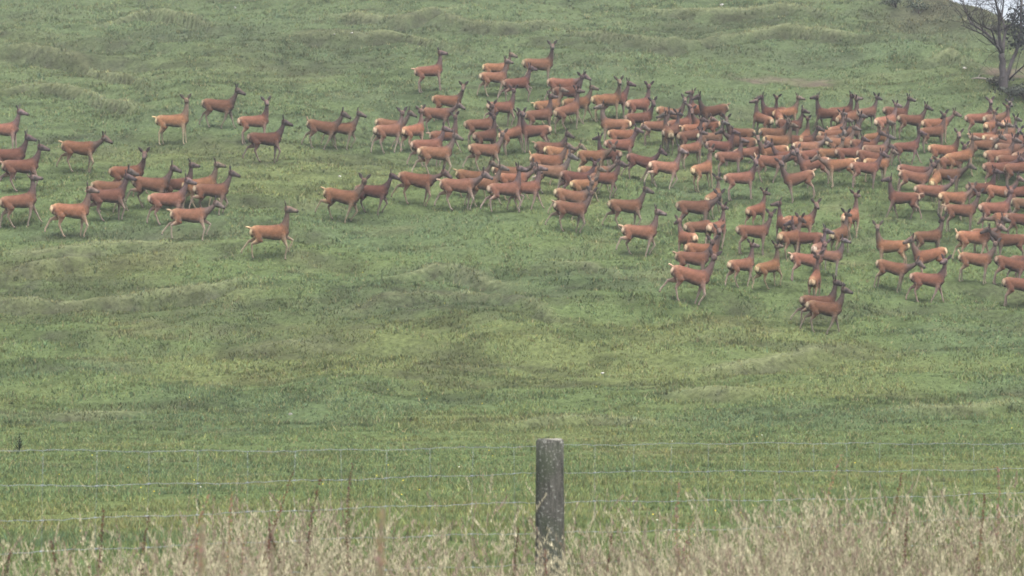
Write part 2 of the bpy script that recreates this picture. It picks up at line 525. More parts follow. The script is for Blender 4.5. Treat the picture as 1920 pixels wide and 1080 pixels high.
def deer_geo(gait, neck, rel, tail):
    g = Geo()
    # trunk
    sec = [(-.630, .900, .055, .065), (-.605, .890, .105, .125), (-.54, .868, .145, .180), (-.43, .850, .172, .212), (-.26, .846, .178, .202), (-.05, .822, .186, .214),
           (.14, .804, .184, .240), (.30, .808, .166, .252), (.42, .838, .142, .225), (.52, .860, .110, .178), (.585, .875, .065, .105)]
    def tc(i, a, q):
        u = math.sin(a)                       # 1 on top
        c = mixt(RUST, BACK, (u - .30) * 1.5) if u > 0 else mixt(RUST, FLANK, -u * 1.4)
        if u < -.42: c = mixt(c, BELLY_SHADE, (-u - .42) * 4)  # grey belly coat, darkened to paint in the shade of the underside
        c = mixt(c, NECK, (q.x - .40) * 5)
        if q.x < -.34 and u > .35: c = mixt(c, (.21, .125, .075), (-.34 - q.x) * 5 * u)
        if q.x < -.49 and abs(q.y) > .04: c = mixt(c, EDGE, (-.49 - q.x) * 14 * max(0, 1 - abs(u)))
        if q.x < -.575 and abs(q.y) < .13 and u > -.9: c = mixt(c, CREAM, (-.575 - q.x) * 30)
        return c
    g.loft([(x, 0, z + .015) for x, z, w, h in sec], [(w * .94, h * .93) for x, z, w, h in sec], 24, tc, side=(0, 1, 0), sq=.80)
    # neck, curving up to the poll
    pit, hp, ln = NECKP[neck]
    ny = max(-1, min(1, rel / 90.0)) * 24
    b = Vector((.40, 0, .89)); t0 = Vector((math.cos(R(pit - 24)), 0, math.sin(R(pit - 24))))
    t1 = Vector((math.cos(R(pit + 12)) * math.cos(R(ny)), math.cos(R(pit + 12)) * math.sin(R(ny)), math.sin(R(pit + 12))))
    poll = b + t0 * (ln * .5) + t1 * (ln * .62)
    pts, rad = [], []
    for i in range(7):
        u = i / 6
        p = b * (1 - u) ** 2 + (b + t0 * ln * .5) * 2 * u * (1 - u) + poll * u * u
        pts.append(p)
        rh = .135 * (1 - u) ** 1.7 + .066; rw = .080 * (1 - u) ** 1.5 + .050
        rad.append((rw, rh))
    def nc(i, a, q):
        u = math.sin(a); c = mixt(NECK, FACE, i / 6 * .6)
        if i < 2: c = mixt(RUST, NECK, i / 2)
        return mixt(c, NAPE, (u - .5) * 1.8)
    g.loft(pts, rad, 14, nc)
    # head
    hy = rel
    hd = Vector((math.cos(R(hp)) * math.cos(R(hy)), math.cos(R(hp)) * math.sin(R(hy)), math.sin(R(hp))))
    sd = Vector((0, 0, 1)).cross(hd).normalized(); up = hd.cross(sd)
    HS = 1.2
    hs = [(-.075, .045, .050, .0), (-.045, .070, .078, .004), (.02, .080, .090, .0), (.09, .074, .082, -.008), (.16, .054, .062, -.020), (.22, .043, .050, -.030), (.275, .041, .045, -.036), (.30, .028, .030, -.038)]
    def hc(i, a, q):
        if i >= 6: return MUZ
        u = math.sin(a)
        c = FACE if i > 1 else mixt(FACE, NECK, .6)
        if u > .6: c = mixt(c, NECK, .8)
        return c
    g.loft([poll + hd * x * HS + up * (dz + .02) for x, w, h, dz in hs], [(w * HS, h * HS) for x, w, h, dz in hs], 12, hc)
    for s in (-1, 1):
        e = poll + hd * .085 + sd * (s * .074) + up * .032
        g.loft([e - sd * s * .014 - hd * .012, e, e + sd * s * .012 + hd * .01], [.012, .019, .012], 8, MUZ)
        # ear
        r0 = poll - hd * .03 + sd * (s * .048) + up * .075
        ed = (up * .76 + sd * (s * .72) - hd * .22).normalized()
        fl = hd.cross(ed).normalized()
        prof = [(0, .024), (.06, .054), (.125, .066), (.19, .048), (.25, .014)]
        g.loft([r0 + ed * q for q, w in prof], [(w, .015) for q, w in prof], 10, [NECK, mixt(NECK, EARC, .6), EARC, EARC, MUZ], side=fl)
    # legs
    G = GAITS[gait]
    def leg(key, s):
        sw, bd = G[key]
        if key[0] == 'f':
            top = Vector((.36, s * .085, .80))
            J = [Vector((.03, s * .02, -.17)), Vector((.0, s * .005, -.27)), Vector((-.01, -s * .01, -.27)), Vector((.035, 0, -.09))]
            rr = [(.075, .115), (.062, .085), (.031, .038), (.020, .022), (.028, .032)]
            J = [rotp(J[0], sw * .5), rotp(J[1], sw), rotp(J[2], sw - bd), rotp(J[3], sw - bd * 1.15)]
            cc = [RUST, mixt(RUST, LEGC, .5), LEGC, LEGC, HOOF]
        else:
            top = Vector((-.40, s * .085, .86))
            J = [Vector((.075, s * .035, -.22)), Vector((-.165, -s * .005, -.205)), Vector((.005, -s * .012, -.325)), Vector((.045, 0, -.085))]
            rr = [(.088, .165), (.078, .125), (.027, .042), (.021, .025), (.028, .034)]
            J = [rotp(J[0], sw * .55), rotp(J[1], sw * .9 - bd), rotp(J[2], sw + bd * .6), rotp(J[3], sw + bd * .2)]
            cc = [RUST, RUST, mixt(LEGC, RUST, .25), LEGC, HOOF]
        P = [top]
        for v in J: P.append(P[-1] + v)
        # extra points so that the taper has joints
        pts, rad, cols = [], [], []
        for i in range(4):
            for u in (0, .45) if i < 3 else (0, .6):
                pts.append(P[i].lerp(P[i + 1], u))
                k = u if i != 1 else min(1, u * 1.45)
                a, b2 = rr[i], rr[i + 1]
                f = 1.0 if i < 2 or u == 0 else .86
                rad.append(((a[0] + (b2[0] - a[0]) * k) * f, (a[1] + (b2[1] - a[1]) * k) * f))
                cols.append(mixt(cc[i], cc[i + 1], u if i < 3 else u * .3))
        pts.append(P[4]); rad.append((rr[4][0], rr[4][1])); cols.append(HOOF)
        def lc(i, a, q):
            c = cols[i]
            if key[0] == 'h' and i < 4 and q.x < P[min(i // 2, 3)].x - .10  and abs(q.y) < .16: c = mixt(c, CREAM, .8 if i < 3 else .3)
            return c
        g.loft(pts, rad, 10, lc, side=(0, 1, 0))
        return P[4].z
    lows = [leg('fl', 1), leg('fr', -1), leg('hl', 1), leg('hr', -1)]
    # tail
    tb = Vector((-.60, 0, .985))
    td = {0: Vector((-.45, 0, -.9)), 1: Vector((-.95, 0, .30)), 2: Vector((-.4, 0, .9))}[tail].normalized()
    g.loft([tb + Vector((.04, 0, 0)), tb, tb + td * .06, tb + td * .12, tb + td * .165], [.02, .035, .038, .030, .014], 8, [RUST, mixt(RUST, CREAM, .3), mixt(CREAM, RUST, .45), mixt(CREAM, RUST, .3), CREAM])
    zmin = min(lows)
    for v in g.V: v.z -= zmin - .01; v.x *= .92
    return g

deer_mat = tint_mat('deer_coat', 0.9, 0.12, 0.42, 7.0, 0.5, objcol=True)
_cache = {}
def deer_mesh(gait, neck, rel, tail):
    key = (gait, neck, rel, tail)
    if key in _cache: return _cache[key]
    g = deer_geo(*key)
    me = g.mesh('deer_body')
    o = bpy.data.objects.new('deer_build', me); COL.objects.link(o)
    m = o.modifiers.new('r', 'REMESH'); m.mode = 'VOXEL'; m.voxel_size = 0.0140; m.use_smooth_shade = True
    m = o.modifiers.new('s', 'SMOOTH'); m.factor = 0.5; m.iterations = 2
    dg = bpy.context.evaluated_depsgraph_get(); dg.update()
    nm = bpy.data.meshes.new_from_object(o.evaluated_get(dg))
    bpy.data.objects.remove(o); 
    nv = len(nm.vertices)
    co = np.empty(nv * 3, np.float32); nm.vertices.foreach_get('co', co); co = co.reshape(-1, 3)
    kd = KDTree(len(g.V))
    for i, v in enumerate(g.V): kd.insert(v, i)
    kd.balance()
    C = np.array(g.C, np.float32); out = np.empty((nv, 3), np.float32)
    for i in range(nv):
        f = kd.find_n(co[i], 3)
        w = [1 / (q[2] + .004) ** 2 for q in f]; t = sum(w)
        out[i] = sum(C[q[1]] * (wi / t) for q, wi in zip(f, w))
    for a in list(nm.color_attributes): nm.color_attributes.remove(a)
    col_attr(nm, 'tint', out)
    nm.materials.clear(); nm.materials.append(deer_mat); nm.name = 'deer_body'
    nm.polygons.foreach_set('use_smooth', np.ones(len(nm.polygons), bool))
    bpy.data.meshes.remove(me)
    _cache[key] = nm
    return nm

TINTS = {'r': (1, 1, 1), 'p': (1.30, 1.34, 1.36), 'o': (1.22, 1.20, 1.08), 'd': (.74, .72, .76), 'g': (.95, 1.08, 1.15), 'b': (.85, .92, .95)}
HEADW = {'c': -90, 'L': 180, 'R': 0, 'A': 90}
def place_deer(px, by, yaw, neck, look, gait, tail, tint, scale, label, group):
    s = float(np.interp(px, [0, 700, 1100, 1320, 1920], [1.04, 1.01, .97, .90, .885])) * scale * random.uniform(.97, 1.03)
    p = spot(px, by, 1.05 * s, 60)
    x, y = p.x, p.y
    if look == '-': rel = 0
    else:
        rel = (HEADW[look] - yaw + 180) % 360 - 180
        rel = max(-135, min(135, rel))
        rel = int(round(rel / 30.0)) * 30
    me = deer_mesh(gait, neck, rel, tail)
    o = bpy.data.objects.new('deer', me); COL.objects.link(o)
    e = .45
    gx = (H(x + e, y) - H(x - e, y)) / (2 * e); gy = (H(x, y + e) - H(x, y - e)) / (2 * e)
    a = R(yaw) + random.uniform(-.14, .14)
    f = Vector((math.cos(a), math.sin(a), 0)); l = Vector((-f.y, f.x, 0))
    sf = gx * f.x + gy * f.y; sl = (gx * l.x + gy * l.y) * .35
    X = Vector((f.x, f.y, sf)).normalized(); Y = Vector((l.x, l.y, sl)); Y = (Y - X * Y.dot(X)).normalized(); Z = X.cross(Y)
    M = Matrix((X, Y, Z)).transposed().to_4x4()
    z = H(x, y) - .03
    o.matrix_world = Matrix.Translation((x, y, z)) @ M @ Matrix.Scale(s, 4)
    t = TINTS[tint]; k = random.uniform(.72, 1.2)
    o.color = (t[0] * k, t[1] * k * random.uniform(.92, 1.08), t[2] * k, 1)
    tag(o, label, 'deer', group)
    return o
# one line per animal: trunk centre px, back-line px row, heading (0 = to the right, 90 = uphill, 180 = to the left),
# neck, look, gait, tail, coat, size, description
HERD = [
# --- the strung-out group on the left
(10,231,0,'f','-','s',0,'p',1.05,"hind cut by the left edge, uppermost there, head high and looking right"),
(148,264,-4,'l','-','x',1,'o',1.06,"pale hind striding right alone above the left group, head stretched low"),
(20,276,0,'f','-','w',0,'r',1.08,"hind at the left edge mostly hidden behind the trotting one with cream rump"),
(43,298,6,'f','-','x',1,'r',1.08,"trotting hind at the left edge with cream rump, nearest the camera of the overlapping two"),
(44,361,6,'h','-','w',0,'r',1.04,"hind with raised head, lowest at the left edge, leftmost of the trotting front row"),
(133,381,16,'h','-','x',0,'o',1.04,"second hind of the left group's front row, chest rising uphill, one hind leg back"),
(205,337,6,'f','-','w',0,'r',1.04,"hind half hidden behind the one with dark flank in the left group"),
(206,353,6,'f','-','x',1,'d',1.06,"dark flanked hind with white rump stripe striding in the middle of the left group"),
(243,308,4,'f','c','w',0,'o',1.02,"hind at the left group's back with both ears up and face to the camera"),
(281,331,6,'f','-','t',0,'r',1.04,"hind just below the ears-up one at the back of the left group, trotting right"),
(335,331,18,'h','-','w',0,'d',.95,"small dark rumped hind almost hidden in the left group's leading knot"),
(384,330,8,'f','-','w',0,'o',1.02,"tan backed hind with tall ears behind the high stepping one in the left group"),
(317,358,8,'f','-','w',0,'r',1.02,"hind with head level with its neighbour's rump, centre of the left group's front row"),
(398,343,8,'f','-','t',0,'r',1.02,"high stepping hind at the leading end of the left group, front hoof lifted"),
(356,388,2,'l','-','g',1,'r',1.06,"hind trotting lowest in the left group, head low, cream tail raised"),
(509,418,10,'h','-','g',1,'o',1.06,"lone hind prancing right in front of the left group, lowest of the animals there"),
(328,214,0,'h','A','s',1,'o',1.06,"hind standing with head turned away, ear against the next animal, above the left group"),
(408,184,-8,'f','-','w',0,'r',1.06,"highest hind on the left slope, walking right with its back sloping down"),
(480,216,4,'h','c','s',0,'r',.98,"hind standing with its face turned to the camera above the dark striding one"),
(498,248,0,'f','-','x',0,'d',1.06,"dark hind striding right below the one that faces the camera on the upper left"),
# --- left of centre
(600,224,6,'f','-','w',2,'r',1.06,"front hind of the walking pair between the left group and the main herd"),
(640,228,4,'f','-','t',0,'r',1.0,"rear hind of the walking pair ahead of the main herd, white foreleg lifted"),
(728,222,2,'f','-','w',0,'r',1.02,"hind overlapped by a pale rumped one at the herd's back left corner, nose out right"),
(730,231,26,'f','A','w',0,'p',1.02,"pale rumped hind with head turned away at the herd's back left corner"),
(780,231,38,'h','A','w',0,'o',1.0,"hind walking away at an angle, white rump stripe, right of the back left pair"),
(838,178,0,'f','c','s',0,'o',1.02,"hind with long straight back, face to the camera, high on the herd's left"),
(818,200,2,'l','-','w',2,'p',.98,"pale hind with lowered head and tail up just below the long backed one facing us"),
(838,241,4,'h','A','w',1,'d',.96,"dark patched hind with upright neck and cream rump left of the herd's middle"),
(804,260,4,'f','-','x',0,'r',1.02,"hind mostly hidden behind another broad backed one on the herd's left side"),
(816,274,8,'f','-','x',0,'r',1.06,"broad backed hind stepping right, lower of the overlapping two on the herd's left"),
(635,353,-2,'f','A','t',1,'o',1.08,"last hind of the lower trotting line, front leg lifted, head over the next one's back"),
(697,345,8,'f','-','t',0,'d',1.0,"dark hind with tall ears, second in the lower trotting line"),
(776,323,0,'l','-','x',0,'o',1.1,"long bodied hind striding with head low, third in the lower trotting line"),
(880,317,2,'f','-','w',1,'o',1.0,"hind with cream tail seen above the pale low headed one in the lower line"),
(859,334,0,'l','-','x',1,'p',1.08,"pale low headed hind with cream tail striding, fourth in the lower trotting line"),
(908,331,8,'f','-','w',0,'r',1.0,"hind behind the pale low headed one with only chest and forelegs showing"),
(950,340,14,'h','-','g',0,'p',1.04,"hind running with hind leg kicked back, fifth in the lower line, neck steep"),
(988,338,6,'h','-','w',0,'r',1.0,"hind tucked behind the running one with a steep neck, head just ahead of it"),
(962,322,2,'l','-','w',1,'o',.98,"orange backed hind with white rump squeezed above the running one with steep neck"),
(950,309,4,'l','-','w',0,'r',1.0,"hind with long level neck in the knot above the lower trotting line"),
(1022,287,0,'f','-','w',2,'o',1.06,"bright orange hind with smooth back in the middle of the herd"),
(1027,264,2,'f','-','w',1,'d',1.0,"dark hind with cream tail directly above the bright orange one"),
(1043,273,6,'l','-','w',0,'o',.95,"small cream rumped hind between the dark one and the bright orange one"),
(1030,308,4,'f','-','t',0,'g',1.04,"grey necked hind trotting directly below the bright orange one"),
(1076,319,4,'f','A','w',0,'d',1.0,"dark round rumped hind above the overlapping pair at the herd's front centre"),
(1110,281,-12,'l','A','s',0,'o',1.0,"tan hind with rounded back and lowered head right of the bright orange one"),
(1113,309,6,'l','-','w',0,'r',.98,"hind with grey ears below the tan round backed one, head pushed to the right"),
(1132,322,14,'f','-','t',0,'r',.94,"small hind with bent white foreleg at the right end of the centre knot"),
(1098,333,24,'f','-','w',0,'o',.94,"orange necked hind squeezed behind the upper of the front centre pair"),
(1063,353,4,'f','A','w',0,'r',1.0,"upper hind of the overlapping front centre pair with grey heads"),
(1064,377,6,'f','A','x',1,'d',1.06,"dark lower hind of the front centre pair, hind leg kicked out to the left"),
(1172,373,4,'f','-','x',0,'r',1.06,"hind walking right alone with pale hind leg, right of the front centre pair"),
(1197,420,2,'h','-','t',1,'r',1.1,"hind stepping with upright neck and flicked tail, alone below the walking one at centre"),
# --- top of the herd
(810,122,0,'h','-','s',1,'r',1.02,"hind standing apart with tail out, at the top left of the whole herd"),
(932,118,2,'f','-','s',0,'o',.96,"hind at the back of the topmost cluster, body half hidden by a lower one"),
(926,133,6,'h','-','w',0,'r',1.0,"hind walking with dark legs in the topmost cluster, neck crossing the one behind"),
(972,144,14,'f','-','g',0,'r',.98,"hind leaping with forelegs off the grass below the topmost one"),
(1010,109,2,'h','c','s',0,'r',1.08,"topmost hind of all, broad red flank, face turned to the camera"),
(1053,145,-10,'l','-','w',0,'r',1.04,"hind with back sloping down to a low head, below the topmost one"),
(1066,160,-4,'f','A','w',0,'d',1.0,"dark hind with long dark neck at the right of the top cluster"),
(1086,181,2,'f','-','w',0,'o',1.0,"orange backed hind mostly hidden by the white rumped walker in the upper centre"),
(1032,185,4,'f','-','w',1,'o',.96,"tan hind with cream tail overlapped by the upright necked one in the upper centre"),
(1073,192,20,'f','-','w',0,'r',1.04,"white rumped hind walking with all four legs clear in the upper centre"),
(940,190,24,'h','A','x',0,'r',.98,"hind with dark rump stripe striding away uphill between top cluster and herd"),
(1016,204,8,'h','-','s',0,'r',1.04,"upright necked hind standing with straight white foreleg in the upper centre"),
(904,222,2,'h','A','s',0,'r',1.0,"smooth flanked hind behind the dark rear-view one on the herd's upper left"),
(914,243,30,'h','A','s',0,'d',.96,"dark hind seen from behind with its neck straight up on the herd's upper left"),
(968,238,34,'h','-','s',0,'r',.98,"hind seen from behind with pale rump and slim legs, left of the one facing left"),
(1005,234,164,'h','c','s',0,'d',1.0,"dark hind facing left with white rump on the right, upper centre"),
(908,269,8,'f','A','x',0,'r',1.02,"hind stepping right with dark hind legs below the dark rear-view one"),
# --- right mass, back left part
(1140,176,6,'h','c','s',0,'o',1.06,"hind with tan rump and upright neck, left end of the right mass's back row"),
(1154,174,8,'f','-','s',0,'d',1.0,"hind almost hidden behind the tan rumped one in the back row, only its back showing"),
(1197,184,26,'h','A','s',0,'r',1.04,"hind with striped rump and tall ears, second clear one along the back row"),
(1202,210,8,'f','c','s',0,'r',1.02,"hind with dark thigh and straight pale forelegs below the striped rump in back row"),
(1250,201,2,'h','c','s',0,'r',1.02,"broad hind looking to the camera left of the long necked one leaning left"),
(1304,196,152,'h','-','s',0,'o',1.02,"long necked orange hind climbing left with a white rump, back row"),
(1343,196,180,'h','-','s',1,'d',1.08,"dark hind in clear profile facing left with cream tail at back row's open gap"),
(1151,222,180,'h','-','s',0,'r',1.06,"long hind facing left with cream rump on the right, left edge of the right mass"),
(1166,242,0,'l','-','s',0,'o',1.0,"tan hind sandwiched between the left-facing long one and a browner one below"),
(1163,260,6,'f','-','s',0,'r',1.02,"brown hind with pale chest, in profile right of a dark neck, left mass edge"),
(1139,279,150,'h','-','s',0,'d',.92,"dark necked hind peeping left behind the tan round backed one"),
(1250,236,100,'f','L','s',0,'r',1.0,"hind seen squarely from behind with a heart shaped white rump, head turned left"),
(1264,234,40,'f','-','s',0,'g',.96,"greyish hind just right of the heart shaped white rump"),
(1321,223,176,'f','c','s',0,'o',1.02,"orange hind with grey head at its left, below the long necked climbing one"),
(1304,231,2,'l','-','s',1,'o',.94,"orange hind with cream rump tucked under the grey headed orange one"),
(1297,243,18,'f','-','s',0,'d',1.02,"hind with black thigh edge and cream rump left of the grey necked knot"),
(1299,267,38,'f','-','s',0,'r',1.0,"hind from behind at an angle with thin white rump, below the black thighed one"),
(1331,247,4,'h','-','s',0,'g',.98,"grey necked hind with head raised in the knot right of the black thighed one"),
(1386,239,176,'f','c','s',0,'r',1.04,"upper of two long backed hinds facing left beside the grey necked knot"),
(1387,255,178,'l','-','s',0,'d',1.04,"lower and darker of two long backed hinds facing left beside the grey necked knot"),
(1405,276,6,'l','-','s',0,'p',.98,"pale hind with lowered grey head beneath the two long backed left-facing ones"),
(1369,283,8,'h','-','s',0,'p',1.0,"pink tan hind with pale legs just above the white rumped rear view at mass front"),
(1243,301,12,'h','-','t',0,'p',1.06,"pale hind pacing right with one foreleg lifted in the gap left of the mass"),
(1194,288,-4,'f','-','w',0,'d',.98,"brown hind with black legs and grey neck left of the pale pacing one"),
(1322,304,52,'f','A','s',0,'o',1.08,"hind from behind with both hind legs white, right of the pale pacing one"),
(1391,322,4,'f','c','s',0,'r',1.08,"red hind with white rump stripe standing right of the white legged rear view"),
(1302,375,-4,'l','A','s',0,'d',1.12,"large dark hind with reaching grey neck heading the lower cluster"),
(1345,356,55,'f','-','s',0,'r',.96,"hind with round cream rump patch directly behind the large reaching one"),
# --- right mass, middle
(1424,211,128,'h','L','s',0,'r',1.0,"hind from behind with tall neck at its left, alone at back of the mass's middle"),
(1451,200,176,'h','-','s',0,'r',1.0,"hind facing left whose pale head rises left of the one with spread ears"),
(1456,204,96,'h','-','s',0,'o',.96,"hind seen from behind with spread ears and straight neck, back of mass's middle"),
(1478,201,2,'f','-','s',0,'o',1.0,"hind with rounded red back whose dark head looks right, back of mass's middle"),
(1477,224,4,'h','-','s',0,'d',1.0,"dark necked hind below the round red backed one at back of mass's middle"),
(1447,239,4,'f','c','s',0,'r',1.02,"red hind with grey head below the rear view with tall neck, mass's middle"),
(1456,253,10,'h','-','s',0,'o',1.02,"hind with pale cream neck rising at the centre of the mass's middle"),
(1500,253,2,'f','-','s',0,'r',1.02,"hind in profile looking right with a pale cheek, right of the cream necked one"),
(1510,244,62,'h','-','s',0,'o',.95,"small orange backed hind with tail end to us above the pale cheeked profile"),
(1550,201,162,'h','-','w',0,'r',1.04,"hind with long dark face pointing left at the mass's back edge"),
(1578,199,8,'h','-','s',0,'r',1.0,"hind facing right back to back with the long dark face pointing left"),
(1598,208,18,'h','-','s',0,'r',1.02,"white rumped hind with a dark face just below the back to back pair"),
(1626,200,28,'f','-','s',0,'g',.96,"greyish pink hind with neck leaning right at the back edge after the pair"),
(1562,241,18,'f','-','s',0,'r',1.0,"hind half hidden under a raised cream tail, below the back to back pair"),
(1573,234,36,'h','-','s',2,'r',.98,"hind with raised cream tail below the back to back pair"),
(1597,236,14,'f','-','s',0,'g',1.0,"grey backed hind right of the raised cream tail"),
(1577,257,8,'f','-','s',0,'r',1.04,"brown flanked hind with pale forelegs beneath the raised cream tail"),
(1548,253,4,'l','c','s',0,'g',.96,"grey hind with its head among legs left of the brown flanked one"),
(1617,261,2,'f','-','s',0,'r',1.0,"smooth backed hind right of the brown flanked one with pale forelegs"),
(1512,265,0,'l','-','s',0,'p',1.0,"very pale cream backed hind in the centre of the mass"),
(1529,279,4,'d','-','s',0,'r',.96,"red hind beneath the very pale cream backed one, head down"),
(1452,272,178,'f','c','s',0,'o',1.0,"tan hind facing left with face to the camera, above the one with raised cream tail"),
(1443,289,-14,'l','-','w',2,'r',1.08,"hind walking downhill with its cream tail raised, left of a face turned to us"),
(1534,296,178,'h','c','s',0,'r',1.08,"long red hind facing left with upright grey neck at the mass's front edge"),
(1505,321,178,'h','c','s',1,'r',1.08,"lone hind in full profile facing left with cream tail in front of the mass"),
(1579,297,178,'l','-','s',1,'o',1.06,"orange hind facing left, tail out, right of the long red one at the front"),
(1626,281,-6,'f','-','w',0,'r',1.0,"hind walking right with thin cream rump line, right of the orange left-facing one"),
(1620,303,12,'f','-','s',0,'r',1.0,"hind with pink flank and pale legs at the front edge's right end of the middle"),
(1641,296,16,'f','-','s',0,'o',.96,"hind with round cream rump behind the pink flanked one with pale legs"),
# --- right mass, right end
(1675,200,14,'h','-','s',0,'d',.98,"dark red hind with raised head furthest back right of the mass's middle"),
(1665,216,34,'f','-','s',0,'p',1.02,"pale hind from behind with white rump below the dark red raised head"),
(1705,214,6,'f','-','s',0,'r',1.02,"hind in profile facing right, first left of the open gap at back right"),
(1757,221,0,'l','-','s',0,'o',1.04,"upper hind of a doubled pair standing under the gap at back right"),
(1752,236,8,'f','A','s',0,'r',1.06,"lower hind of the doubled pair standing under the gap at back right"),
(1838,212,-2,'h','c','s',0,'r',1.06,"dark legged hind at the back right whose ears spread toward the camera"),
(1873,212,4,'f','c','s',0,'g',1.0,"hind with face and ears square to the camera right of the dark legged one"),
(1889,221,58,'h','-','s',0,'o',.94,"hind with thin neck raised at the far back right corner"),
(1857,227,58,'f','-','s',0,'o',.98,"orange hind from behind with cream oval rump below the dark legged one"),
(1648,247,4,'f','-','s',0,'o',.98,"hind with cream rump at left, standing between mass's middle and the doubled pair"),
(1702,264,-4,'f','-','w',0,'d',1.0,"dark backed hind walking right with clear grass around it, right part of mass"),
(1765,270,-2,'h','c','s',0,'o',1.04,"hind with tan back and raised striped face below the doubled pair"),
(1806,281,6,'f','-','s',0,'o',1.1,"large orange hind with cream rump overlapping the raised striped face's body"),
(1844,248,2,'f','-','s',1,'o',.98,"orange hind with tail out below the cream oval rump at back right"),
(1839,261,2,'l','-','s',0,'r',1.0,"hind beneath the orange tail-out one at back right, cream line along its side"),
(1877,256,16,'f','c','s',0,'g',1.02,"grey brown hind among many heads near the right end, middle height"),
(1886,240,20,'f','-','s',0,'b',1.0,"brown hind just above the grey brown one among many heads"),
(1872,279,4,'f','-','s',0,'r',1.06,"hind in front of the many heads, straight backed, right of the large orange one"),
(1914,279,56,'h','-','s',0,'g',1.0,"hind cut by the right edge showing white stripes of its rump"),
(1869,303,2,'l','-','s',0,'r',1.04,"hind with lowered head and cream rump under the straight backed one near right edge"),
(1913,304,2,'f','-','s',0,'r',1.02,"hind cut by the right edge just below the white striped rump"),
(1705,309,-4,'l','-','s',0,'d',1.02,"upper and darker hind of the stacked pair in front of the right mass"),
(1706,320,2,'f','A','s',1,'r',1.04,"lower hind of the stacked pair in front of the right mass"),
(1775,316,-10,'l','-','s',2,'r',1.06,"hind sloping downhill with raised tail and long pale throat, right of the stacked pair"),
(1758,323,66,'f','A','s',0,'o',.98,"round rumped hind with its back to us beside the downhill one"),
(1691,357,180,'h','-','w',1,'r',1.06,"lone red hind facing left on open grass below the stacked pair"),
(1742,346,2,'l','A','s',0,'p',1.04,"pale hind whose tail touches the lone left-facing red one"),
(1784,358,12,'l','A','s',0,'o',1.04,"hind with broad white rump edge right of the pale one"),
(1838,341,6,'h','-','s',0,'d',1.02,"dark brown hind with curved back and raised head in the front right group"),
(1872,347,-10,'f','-','s',2,'o',1.04,"tan hind with arched back right of the dark curved backed one"),
(1917,348,4,'f','-','s',0,'d',1.02,"dark hind cut by the right edge beside the tan arched one"),
(1800,382,-2,'f','A','s',1,'r',1.06,"hind with grey head and black nose pointing right, lower front right group"),
(1865,378,4,'f','A','s',0,'r',1.04,"straight backed hind right of the black nosed one in the front right group"),
(1884,398,178,'d','-','s',0,'o',.96,"hind facing left with lowered head below the straight backed one"),
(1920,371,0,'h','-','s',0,'g',1.0,"hind at the right edge with only its rump in view, above the lowered head"),
# --- lower right edge
(1825,430,-8,'l','-','w',2,'o',1.08,"hind going downhill right with tail up and low grey head, upper of two alike"),
(1850,427,4,'f','-','s',0,'r',.98,"hind behind the downhill one with black nose pointing to the right"),
(1892,437,178,'l','-','s',0,'d',1.0,"dark rounded hind facing left near the right edge, above two thin legged ones"),
(1742,431,12,'f','A','s',0,'r',1.0,"hind with raised head, above the left-facing bright one in the lower right"),
(1750,465,178,'h','-','s',0,'o',1.06,"bright hind facing left with grey head and white rump, centre of the lower right"),
(1671,449,176,'h','c','s',1,'o',1.06,"hind facing left with black muzzle and spread ears straight to the camera, lower right"),
(1665,488,-8,'l','-','s',0,'r',1.02,"hind with sagging back and low muzzle under the spread ears one, lower right"),
(1736,509,-4,'h','L','w',0,'r',1.04,"hind with head turned back to the left, lowest but one in the lower right"),
(1825,473,-6,'f','A','s',2,'r',1.04,"hind with long cream tail held out, middle of the lower right"),
(1886,481,2,'h','-','s',0,'r',1.0,"hind with upright neck right of the long cream tail"),
(1922,476,6,'h','-','w',0,'b',1.0,"brown hind cut by the right edge beside the upright neck"),
(1910,519,-4,'f','-','s',0,'r',1.06,"lowest hind at the right edge, cut off at its shoulder, cream rump"),
# --- lower cluster right of centre
(1421,380,36,'f','-','w',0,'o',.92,"small hind with cream rump walking away right above the lower cluster"),
(1468,406,110,'h','L','s',0,'r',.98,"hind with pale head turned left and tall neck at the back of the lower cluster"),
(1500,403,2,'f','c','s',0,'o',1.02,"orange hind behind the rest of the cluster with its face to the camera"),
(1597,391,58,'h','-','w',0,'o',1.02,"orange hind climbing away right with neck leaning and tall ears"),
(1577,424,46,'f','-','s',0,'r',1.02,"hind with dark edged white rump right under the climbing orange one"),
(1411,421,10,'f','A','s',0,'r',1.04,"hind standing with dark shaded belly line, left of the orange backed rear view"),
(1480,430,40,'f','-','w',0,'o',1.06,"orange backed hind with bright white rump in the middle of the lower cluster"),
(1514,434,160,'f','-','s',0,'r',.98,"hind facing left behind the bright white rump, its own rump cream at right"),
(1312,413,24,'d','-','s',0,'d',1.0,"dark hind with white rump edged black under the large reaching one"),
(1345,412,46,'h','-','w',0,'r',1.0,"hind from behind with white rump stripe and raised long neck, lower cluster's left"),
(1287,434,112,'f','-','s',0,'o',.98,"hind with back to us and cream rump turned right, lower cluster's far left"),
(1315,455,6,'h','c','s',0,'o',1.04,"hind with white face patch turned to us above the two front profile ones"),
(1296,471,2,'f','A','s',1,'r',1.04,"upper of two profile hinds standing close at the lower cluster's front left"),
(1283,500,4,'h','A','x',1,'r',1.12,"largest front hind walking with wide stride, lower of two at cluster's front left"),
(1392,482,26,'h','-','w',0,'r',.96,"hind walking away right with white hind leg, left of a similar pair at cluster front"),
(1445,487,34,'h','-','x',0,'o',.96,"hind walking away with upright neck, second of the two at the cluster front"),
(1508,474,10,'f','A','s',1,'r',1.0,"hind with white rump edge standing above the small rear view one"),
(1537,453,58,'f','R','s',0,'g',.98,"grey necked hind from behind looking right with black nose"),
(1550,468,6,'h','-','s',0,'g',.92,"grey dim hind with upright dark neck right of the black nose"),
